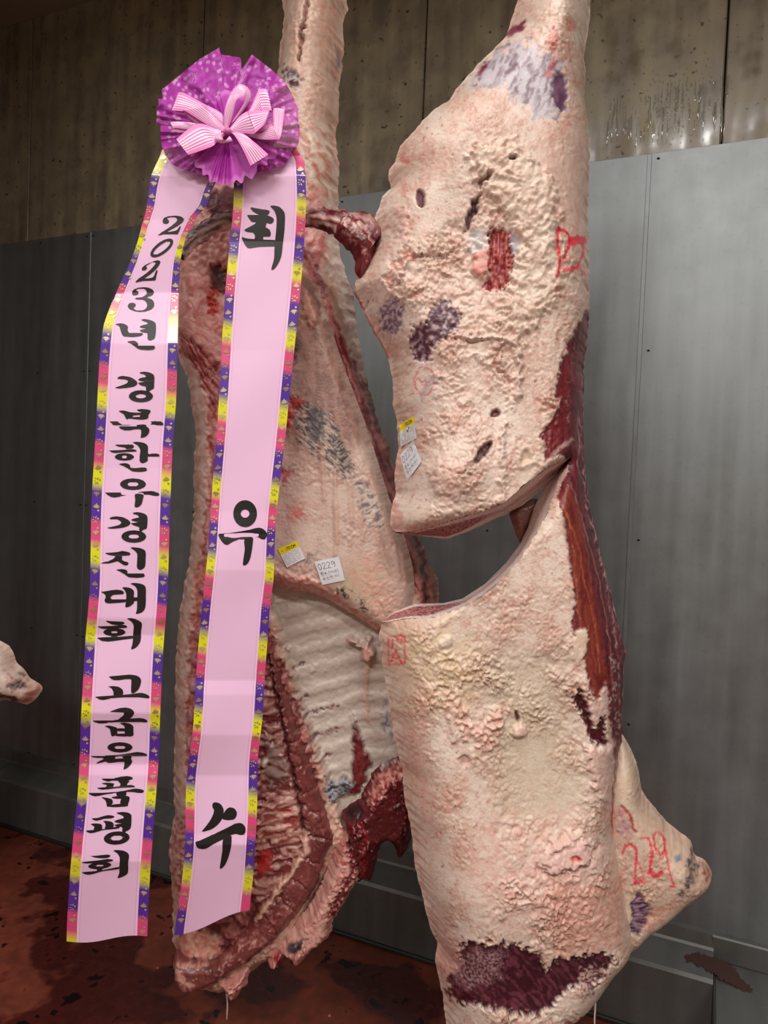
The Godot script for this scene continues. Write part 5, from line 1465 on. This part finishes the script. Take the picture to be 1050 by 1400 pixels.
	glyph(o, s1, 90, 1060, [[308,515,370,512,440,490,510,475,570,485,580,500,540,515,460,520,390,540,345,540], [295,582,350,575,410,580,432,600,425,650,335,655,340,615], [440,548,500,545,555,560,572,590,555,635,470,640,475,600,465,565],
		[243,660,320,655,430,645,560,622,640,612,630,635,560,645,450,655,380,675,310,692,265,685], [605,450,660,438,730,442,780,470,785,530,780,610,760,650,720,670,700,690,675,670,672,620,620,615,578,595,640,580,680,575,620,570,580,550,640,525,690,510,680,485,640,468]], [[608, 750, 155, 80, 68, 32, -5]])
	glyph(o, s1, 90, 1060, [[298,965,380,960,450,950,520,950,530,968,490,990,380,990], [188,1040,280,1028,400,1015,500,1000,565,1010,540,1032,420,1045,320,1052,230,1055], [375,1110,430,1105,430,1140,375,1145],
		[190,1160,280,1152,400,1140,520,1118,640,1095,640,1118,560,1132,430,1150,330,1180,250,1190], [567,900,630,893,700,905,755,950,745,1050,745,1150,715,1195,620,1232,638,1170,640,1080,645,990,615,935]], [[405, 1080, 138, 42, 42, 15, -5]])

	var s2 := sash_of([321, 200, 320, 233, 319, 283, 314, 333, 308, 400, 304, 457, 297, 586, 290, 671, 284, 757, 276, 831, 268, 925, 264, 994, 255, 1068, 253, 1157, 247, 1218, 238, 1283],
		[405, 200, 416, 221, 418, 286, 411, 393, 400, 500, 389, 607, 378, 706, 374, 791, 369, 831, 363, 913, 359, 978, 353, 1035, 351, 1116, 346, 1198, 341, 1245, 338, 1283],
		[[190, 1.41], [240, 1.405], [330, 1.425], [480, 1.435], [700, 1.44], [780, 1.434], [820, 1.438], [930, 1.446], [950, 1.441], [1005, 1.437], [1060, 1.448], [1140, 1.44], [1155, 1.436], [1175, 1.442], [1290, 1.47]], 202.0, 1262.0, -34.0)
	var o2 := sash_thing(s2, "pink award ribbon in front of the ribs, lettered with three large black characters", func(y: float, b: int) -> float: return (y - 668.0) / 106.0 if y > 460.0 else (460.0 - 668.0) / 106.0 + (y - 460.0) / 90.0, true)
	glyph(o2, s2, 310, 260, [[285,205,350,215,440,230,500,240,512,265,485,295,400,295,340,270,300,240], [245,292,320,298,420,295,500,305,555,335,560,370,530,400,470,390,380,375,310,382,270,345],
		[355,380,470,385,465,440,510,470,527,520,510,555,440,555,430,595,335,590,340,550,310,505,250,500,210,480,240,455,290,430,340,400], [180,560,230,575,330,585,440,592,580,598,580,672,470,672,360,680,270,695,235,675,200,620],
		[410,290,480,290,470,390,400,390], [520,190,570,183,630,200,680,250,697,310,690,480,670,650,655,780,620,870,580,930,540,955,535,930,565,820,570,700,578,600,590,480,597,360,590,300,565,240]])
	glyph(o2, s2, 280, 670, [[165,525,250,520,400,498,530,475,620,452,680,455,735,500,745,545,720,585,680,588,640,565,570,560,480,590,400,595,330,620,265,657,215,630,175,570], [475,590,570,565,575,620,560,740,535,840,500,890,470,903,455,885,465,800,478,700]], [[482, 282, 142, 162, 52, 49]])
	glyph(o2, s2, 240, 1080, [[440,180,450,155,490,147,540,170,570,220,575,270,560,340,510,410,440,465,370,490,315,498,350,450,410,370,450,290,460,240,445,215], [560,340,570,290,610,230,650,208,700,220,732,265,725,320,690,355,620,362,580,355],
		[237,625,290,605,400,555,560,480,660,430,720,400,790,398,830,440,838,490,815,535,770,540,720,525,660,545,560,595,450,650,370,700,310,708,260,690], [570,590,660,545,670,610,660,700,630,810,590,900,540,945,530,920,545,820,560,720]])

# ------------------------------------------------------------------ rosette
func bw(x: float, y: float, z: float) -> Vector3:            # a point of the rosette: enlarged crop pixels, z = pixels towards us
	return at(200.0 + x / 4.565, 50.0 + y / 4.565, 1.385 - z * 0.00031)

func build_rosette() -> void:
	var o := thing("rosette", "magenta organza rosette with a striped pink bow, pinned above both ribbons", "rosette", bw(510, 590, 0))
	var outl := P([455, 68, 466, 112, 530, 122, 590, 132, 596, 208, 628, 160, 657, 110, 780, 205, 870, 290, 906, 352, 944, 432, 950, 520, 958, 580, 955, 640, 945, 685, 905, 735, 868, 795, 760, 835, 642, 858, 640, 828, 600, 845, 560, 840, 530, 850, 528, 912, 480, 918, 420, 895, 362, 868, 300, 850, 230, 832, 165, 800, 120, 740, 96, 680, 88, 600, 90, 552, 62, 546, 66, 480, 64, 438, 80, 430, 74, 384, 104, 392, 97, 330, 210, 240, 330, 142, 395, 105])
	var c := Vector2(510, 590)
	var NA := 420
	var NR := 64
	var rows := []
	var tint := []
	var rose := []
	var rng := RandomNumberGenerator.new()
	rng.seed = 5
	for spot_ in [[285, 258, 34], [590, 232, 30], [765, 330, 26], [130, 520, 26], [560, 185, 22], [700, 288, 20]]: rose.append(spot_)
	for a in NA + 1:
		var th := TAU * (a % NA) / NA - PI / 2.0
		var d := Vector2(cos(th), sin(th))
		var reach := 300.0
		for i in outl.size():
			var p := outl[i]
			var q := outl[(i + 1) % outl.size()]
			var hit = Geometry2D.segment_intersects_segment(c, c + d * 900.0, p, q)
			if hit != null: reach = maxf(300.0, c.distance_to(hit))
		# pleats: wide fans on top, narrow folds at the left and below
		var wide := clampf(-d.y * 0.9 + 0.35, 0.0, 1.0)
		var narrow := sin(th * 34.0 + 3.0 * N2.get_noise_1d(a * 0.05))
		var broad := sin(th * 9.0 + 1.3 + 2.0 * N2.get_noise_1d(a * 0.02))
		var pl := lerpf(narrow * 0.75 + broad * 0.4, broad * 0.9 + narrow * 0.10, wide)
		var row := []
		var ct := []
		for r in NR + 1:
			var t := float(r) / NR
			var rr := reach * t
			var p := c + d * rr
			var z := pl * 26.0 * pow(t, 0.8) + 40.0 * (1.0 - t) - 30.0 * t * t + 14.0 * N2.get_noise_2d(p.x * 0.012, p.y * 0.012) * t
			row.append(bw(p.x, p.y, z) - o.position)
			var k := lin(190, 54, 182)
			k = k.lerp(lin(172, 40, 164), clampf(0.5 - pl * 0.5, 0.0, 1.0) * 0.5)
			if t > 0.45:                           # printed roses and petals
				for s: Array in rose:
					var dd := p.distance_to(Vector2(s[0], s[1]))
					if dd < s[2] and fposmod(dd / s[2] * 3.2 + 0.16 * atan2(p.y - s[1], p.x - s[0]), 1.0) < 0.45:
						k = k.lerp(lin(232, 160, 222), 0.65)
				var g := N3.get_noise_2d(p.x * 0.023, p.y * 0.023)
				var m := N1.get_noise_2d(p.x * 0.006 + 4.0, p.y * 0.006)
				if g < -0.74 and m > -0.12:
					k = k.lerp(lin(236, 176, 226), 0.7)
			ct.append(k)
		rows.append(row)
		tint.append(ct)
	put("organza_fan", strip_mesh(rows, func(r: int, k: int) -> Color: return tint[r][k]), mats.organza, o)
	# a second, smaller ruffle
	var rows2 := []
	for a in NA + 1:
		var th := TAU * (a % NA) / NA
		var d := Vector2(cos(th), sin(th))
		var reach := 250.0 + 34.0 * N2.get_noise_1d(a * 0.06) + 16.0 * sin(th * 4.0 + 1.0) + 50.0 * smoothstep(-0.2, 0.6, d.y)
		var row := []
		for r in 15:
			var t := r / 14.0
			var p := c + d * reach * t + Vector2(10, 20) * t
			row.append(bw(p.x, p.y, 30.0 + 34.0 * t + (10.0 + 10.0 * sin(th * 5.0)) * pow(t, 0.8) * sin(th * 26.0 + 4.0 * sin(th * 3.0) + 2.0 * sin(th * 7.0)) - 26.0 * t * t) - o.position)
		rows2.append(row)
	put("organza_ruffle", strip_mesh(rows2, func(r: int, k: int) -> Color: return lin(196, 56, 186) if k < 13 else lin(222, 116, 212)), mats.organza, o)
	# loops of the striped bow: pairs of edge points [x, y, z, x, y, z]
	var loops := [
		[[505, 570, 60, 500, 590, 60], [470, 480, 84, 448, 545, 84], [350, 415, 104, 320, 480, 104], [226, 348, 112, 176, 462, 108], [205, 372, 96, 176, 466, 92], [330, 440, 80, 300, 500, 80], [500, 580, 62, 495, 596, 62]],
		[[508, 586, 76, 498, 600, 76], [440, 505, 112, 420, 575, 112], [366, 430, 142, 246, 466, 142], [350, 440, 128, 240, 474, 126], [400, 520, 92, 340, 560, 92], [500, 590, 70, 492, 600, 70]],
		[[480, 590, 60, 480, 600, 60], [300, 540, 90, 290, 585, 90], [172, 530, 110, 180, 572, 110], [160, 544, 100, 186, 596, 98], [290, 560, 80, 280, 600, 80], [470, 594, 60, 470, 604, 60]],
		[[500, 585, 84, 505, 606, 84], [430, 575, 116, 440, 660, 116], [320, 545, 126, 400, 690, 126], [186, 640, 116, 262, 738, 116]],
		[[488, 575, 84, 512, 575, 84], [486, 470, 112, 540, 490, 112], [528, 350, 130, 560, 405, 134], [580, 298, 126, 596, 374, 136], [636, 320, 112, 612, 376, 128], [652, 390, 98, 600, 430, 108], [580, 500, 82, 530, 540, 92]],
		[[560, 560, 70, 560, 575, 70], [640, 460, 92, 660, 520, 92], [694, 345, 118, 716, 470, 118], [704, 328, 120, 728, 462, 124], [756, 334, 112, 782, 462, 116], [740, 400, 92, 760, 480, 96], [620, 560, 66, 620, 575, 66]],
		[[514, 580, 86, 530, 604, 86], [580, 500, 122, 616, 604, 122], [628, 468, 146, 668, 608, 146], [648, 466, 154, 690, 590, 156], [762, 462, 142, 746, 540, 142], [740, 480, 120, 700, 560, 118], [560, 580, 80, 560, 596, 80]],
		[[600, 600, 70, 600, 612, 70], [720, 600, 96, 700, 640, 96], [776, 545, 120, 800, 642, 120], [792, 560, 128, 838, 626, 128], [792, 462, 124, 860, 480, 122], [796, 452, 116, 858, 458, 112], [770, 540, 92, 850, 560, 92], [620, 600, 66, 620, 612, 66]],
		[[516, 600, 92, 540, 600, 92], [546, 612, 116, 600, 604, 116], [600, 700, 124, 682, 664, 124], [650, 806, 112, 762, 736, 112]],
		[[500, 596, 96, 516, 600, 96], [440, 610, 132, 468, 590, 138], [430, 640, 138, 480, 640, 146], [470, 668, 126, 500, 640, 132], [540, 650, 110, 520, 620, 112]],
	]
	var names_ := ["bow_loop", "bow_loop", "bow_loop", "bow_tail", "bow_loop", "bow_loop", "bow_loop", "bow_loop", "bow_tail", "bow_loop"]
	for l in loops.size():
		var L: Array = loops[l]
		var rws := []
		var n := L.size()
		for i in n - 1:
			for q in 9:
				if q == 8 and i < n - 2: continue
				var t := q / 8.0
				var e := []
				for k in 6:
					e.append(cubic_interpolate(L[i][k], L[i + 1][k], L[maxi(i - 1, 0)][k], L[mini(i + 2, n - 1)][k], t))
				var row := []
				for w in 41:
					var s := w / 40.0
					row.append(bw(lerpf(e[0], e[3], s), lerpf(e[1], e[4], s), lerpf(e[2], e[5], s) + 5.0 * sin(s * PI)) - o.position)
				rws.append(row)
		var wht := lin(250, 214, 240)
		var pk := lin(244, 140, 208)
		var mg := lin(206, 70, 160)
		put(names_[l], strip_mesh(rws, func(r: int, k: int) -> Color:
			if k < 7 or k > 33: return pk
			if k % 5 in [0, 1] and k > 9 and k < 32: return mg
			return wht), mats.bow, o)
	var kn := SphereMesh.new()
	kn.radius = 0.008; kn.height = 0.013
	put("knot", kn, mat_plain(Color8(214, 110, 180), 0.5), o, bw(508, 592, 100) - o.position)

# ------------------------------------------------------------------ paper stickers, draped on the meat
func seg(img: Image, a: Array, w: int, c: Color) -> void:
	for i in range(0, a.size() - 2, 2):
		var p := Vector2(a[i], a[i + 1])
		var q := Vector2(a[i + 2], a[i + 3])
		var n := int(p.distance_to(q)) + 1
		for k in n + 1:
			var r := p.lerp(q, float(k) / n)
			img.fill_rect(Rect2i(int(r.x) - w / 2, int(r.y) - w / 2, w, w), c)

func paper_number() -> Image:
	var g := Image.create(256, 256, false, Image.FORMAT_RGB8)
	g.fill(Color8(226, 226, 232))
	var k := Color8(40, 40, 48)
	seg(g, [36, 30, 22, 50, 22, 80, 36, 98, 52, 80, 52, 50, 36, 30], 4, k)
	for x in [66, 114]:
		seg(g, [x, 46, x + 10, 30, x + 28, 34, x + 32, 52, x + 2, 96, x + 40, 94], 4, k)
	seg(g, [194, 44, 178, 32, 164, 44, 168, 62, 186, 64, 196, 46, 196, 74, 186, 94], 4, k)
	# 한우 (거세) / 우둔외1 style hand-printed lines
	seg(g, [26, 128, 40, 126, 22, 136, 44, 134], 3, k); seg(g, [33, 140, 27, 147, 33, 153, 39, 147, 33, 140], 3, k); seg(g, [48, 124, 48, 150], 3, k); seg(g, [48, 136, 55, 136], 3, k); seg(g, [28, 158, 28, 164, 54, 162], 3, k)
	seg(g, [72, 130, 66, 137, 72, 145, 80, 137, 72, 130], 3, k); seg(g, [62, 150, 90, 148], 3, k); seg(g, [76, 150, 76, 162], 3, k)
	seg(g, [116, 124, 108, 140, 114, 160], 3, k); seg(g, [126, 132, 140, 132, 130, 152], 3, k); seg(g, [150, 126, 150, 156], 3, k); seg(g, [143, 140, 150, 140], 3, k)
	seg(g, [172, 130, 164, 150], 3, k); seg(g, [168, 140, 178, 150], 3, k); seg(g, [184, 126, 184, 154], 3, k); seg(g, [190, 126, 190, 156], 3, k); seg(g, [204, 122, 212, 138, 206, 156], 3, k)
	seg(g, [40, 182, 32, 190, 40, 198, 48, 190, 40, 182], 3, k); seg(g, [26, 204, 58, 200], 3, k); seg(g, [42, 203, 42, 216], 3, k)
	seg(g, [74, 180, 74, 190, 92, 188], 3, k); seg(g, [66, 198, 100, 194], 3, k); seg(g, [76, 204, 76, 214, 96, 212], 3, k)
	seg(g, [116, 178, 110, 186, 118, 192, 124, 184, 116, 178], 3, k); seg(g, [132, 174, 132, 208], 3, k); seg(g, [110, 200, 128, 198], 3, k)
	seg(g, [146, 192, 158, 192], 3, k); seg(g, [172, 178, 166, 196], 3, k); seg(g, [168, 186, 180, 196], 3, k); seg(g, [188, 174, 188, 204], 3, k); seg(g, [204, 176, 204, 204], 3, k)
	return g

func paper_ticket(check: bool) -> Image:
	var g := Image.create(256, 256, false, Image.FORMAT_RGB8)
	g.fill(Color8(222, 222, 226))
	g.fill_rect(Rect2i(0, 0, 256, 84), Color8(236, 216, 20))
	var k := Color8(40, 36, 30)
	for q in [[96, 22, 6, 44], [106, 22, 18, 8], [106, 40, 18, 8], [118, 22, 6, 44], [130, 22, 6, 44], [140, 30, 14, 10], [140, 50, 14, 10], [160, 22, 16, 10], [160, 22, 6, 44], [164, 56, 16, 8], [182, 22, 6, 44], [190, 30, 12, 24], [206, 22, 6, 44], [214, 40, 10, 8], [24, 46, 30, 5]]:
		g.fill_rect(Rect2i(q[0], q[1], q[2], q[3]), k)
	var rng := RandomNumberGenerator.new()
	rng.seed = 4
	for row in 7:
		var y := 98 + row * 21
		var x := 16
		while x < 226:
			var w := rng.randi_range(4, 14)
			if rng.randf() < 0.72:
				g.fill_rect(Rect2i(x, y + rng.randi_range(0, 2), w, 3), Color8(96, 96, 104))
				g.fill_rect(Rect2i(x, y, 2, 10), Color8(96, 96, 104))
				if rng.randf() < 0.5: g.fill_rect(Rect2i(x + w - 2, y + 2, 2, 9), Color8(120, 116, 120))
			x += w + 4
	if check: seg(g, [116, 112, 126, 134, 158, 88], 8, Color8(20, 18, 20))
	return g

func sticker(called: String, gr: Dictionary, q: PackedVector2Array, img: Image, label: String) -> void:
	# q: corners top left, top right, bottom right, bottom left as seen on the meat
	var mid := surf(gr, (q[0] + q[1] + q[2] + q[3]) * 0.25, 0.0)
	var o := thing(called, label, "sticker", mid)
	var v := PackedVector3Array()
	var uv := PackedVector2Array()
	var idx := PackedInt32Array()
	var n := 10
	for side in 2:
		for j in n + 1:
			for i in n + 1:
				var u := float(i) / n
				var w := float(j) / n
				var p := q[0].lerp(q[1], u).lerp(q[3].lerp(q[2], u), w)
				v.append(surf(gr, p, 0.0032 - side * 0.0006) - mid)
				uv.append(Vector2(u, w) if side == 0 else Vector2(0.98, 0.98))
	var m := n + 1
	for j in n:
		for i in n:
			var a := j * m + i
			idx.append_array([a, a + 1, a + m + 1, a, a + m + 1, a + m])
			var b := a + m * m
			idx.append_array([b, b + m + 1, b + 1, b, b + m, b + m + 1])
	var mt := StandardMaterial3D.new()
	mt.albedo_texture = ImageTexture.create_from_image(img)
	mt.roughness = 0.35
	put("paper", mesh_of(v, idx, PackedColorArray(), uv), mt, o)

func build_stickers() -> void:
	sticker("ticket", flank_grid, PT([86, 263, 318, 163, 414, 375, 197, 484], 370, 720, 8.75), paper_ticket(false), "small white sticker with a yellow heading on the flank, beside the right ribbon")
	sticker("number_tag", flank_grid, PT([525, 415, 818, 350, 890, 635, 620, 692], 370, 720, 8.75), paper_number(), "white paper sticker numbered 0229 on the flank of the opened side of beef")
	sticker("ticket", right_grid, PT([190, 360, 415, 205, 465, 560, 204, 712], 530, 550, 11.67), paper_ticket(true), "yellow-headed white sticker with a black tick on the fat side of beef")
	sticker("number_tag", right_grid, PT([196, 850, 402, 592, 545, 925, 312, 1250], 530, 550, 11.67), paper_number(), "tilted white sticker numbered 0229 under the ticked sticker on the fat side")

# ------------------------------------------------------------------ blood on the kerb and floor
func kerb_stain() -> void:
	var pts := P([935, 1308, 955, 1303, 985, 1312, 1003, 1320, 1012, 1338, 1030, 1352, 1012, 1352, 985, 1336, 958, 1322])
	var o := thing("blood_stain", "dried brown blood run down the steel kerb at the lower right", "stain")
	o.set_meta("kind", "stuff")
	var pl := Plane(wall_t.basis * Vector3(0, 0.96, 0.28).normalized(), wall_t * Vector3(0, 0.2115, 0.074))
	var v := PackedVector3Array()
	var dense := ragged(smooth_line(pts, true, 4), 2.0, 5.0, 0.13, 3.0)
	for q in dense:
		var r := (at(q.x, q.y, 1.0) - cam_t.origin)
		var hit = pl.intersects_ray(cam_t.origin, r)
		v.append(hit if hit != null else at(q.x, q.y, 2.0))
	o.position = v[0]
	v = recentre(v, v[0])
	var tri := Geometry2D.triangulate_polygon(dense)
	var idx := PackedInt32Array()
	for k in range(0, tr_count(tri), 3): idx.append_array([tri[k], tri[k + 1], tri[k + 2]])
	put("blood_film", mesh_of(v, idx), mat_plain(Color8(62, 30, 22), 0.4), o)

func tr_count(t: PackedInt32Array) -> int: return t.size()

# ------------------------------------------------------------------
func _ready() -> void:
	var cam := Camera3D.new()
	cam.name = "camera"
	add_child(cam)
	cam.fov = rad_to_deg(2.0 * atan(700.0 / FPX))
	cam.transform = Transform3D(Basis(Vector3.RIGHT, deg_to_rad(PITCH)) * Basis(Vector3.BACK, deg_to_rad(ROLL)), Vector3(0, CAM_H, 0))
	cam.near = 0.05
	cam.far = 50.0
	cam.current = true
	cam_t = cam.transform
	cam_i = cam_t.affine_inverse()
	cam_b = cam_t.basis
	var env := Environment.new()
	env.background_mode = Environment.BG_COLOR
	env.background_color = Color(0.02, 0.02, 0.02)
	env.tonemap_mode = Environment.TONE_MAPPER_LINEAR
	env.tonemap_exposure = 0.96
	env.sdfgi_enabled = true
	env.ssao_enabled = true
	env.ssil_enabled = true
	var we := WorldEnvironment.new()
	we.name = "environment"
	we.environment = env
	add_child(we)
	_setup_noise()
	lamp(0.85, 1.75, 1.3, 1.9, "white strip light above the carcasses, the one nearer the steel wall")
	lamp(2.4, 3.0, 1.3, 6.5, "white strip light behind the photographer's right shoulder")
	lamp(0.6, 3.9, 1.3, 8.0, "white strip light furthest from the steel wall")
	lamp(-1.3, 3.2, 1.3, 3.8, "white strip light at the left end of the ceiling")

	mats.grain = relief_tex(0.045, 4, 61)
	mats.meat = mat_meat(0.46, 0.05, 0.15, 9.0)
	mats.wet = mat_meat(0.34, 0.05, 0.3, 11.0)
	mats.satin = mat_vertex(0.42)
	mats.foil_base = mat_vertex(0.25)
	mats.foil_base.clearcoat_enabled = true
	mats.foil_base.clearcoat = 0.7
	mats.foil_base.clearcoat_roughness = 0.12
	mats.foil = mat_vertex(0.3, 0.45)
	mats.black_ink = mat_plain(Color8(28, 27, 29), 0.4)
	mats.organza = mat_vertex(0.5)
	mats.organza.transparency = BaseMaterial3D.TRANSPARENCY_ALPHA
	mats.organza.albedo_color = Color(1, 1, 1, 0.82)
	mats.organza.backlight_enabled = true
	mats.organza.backlight = Color(0.5, 0.2, 0.5)
	mats.bow = mat_vertex(0.3)
	mats.bow.rim_enabled = true
	mats.bow.rim = 0.3

	build_room()
	build_right()
	build_left()
	build_ribbons()
	build_rosette()
	build_stickers()
	kerb_stain()
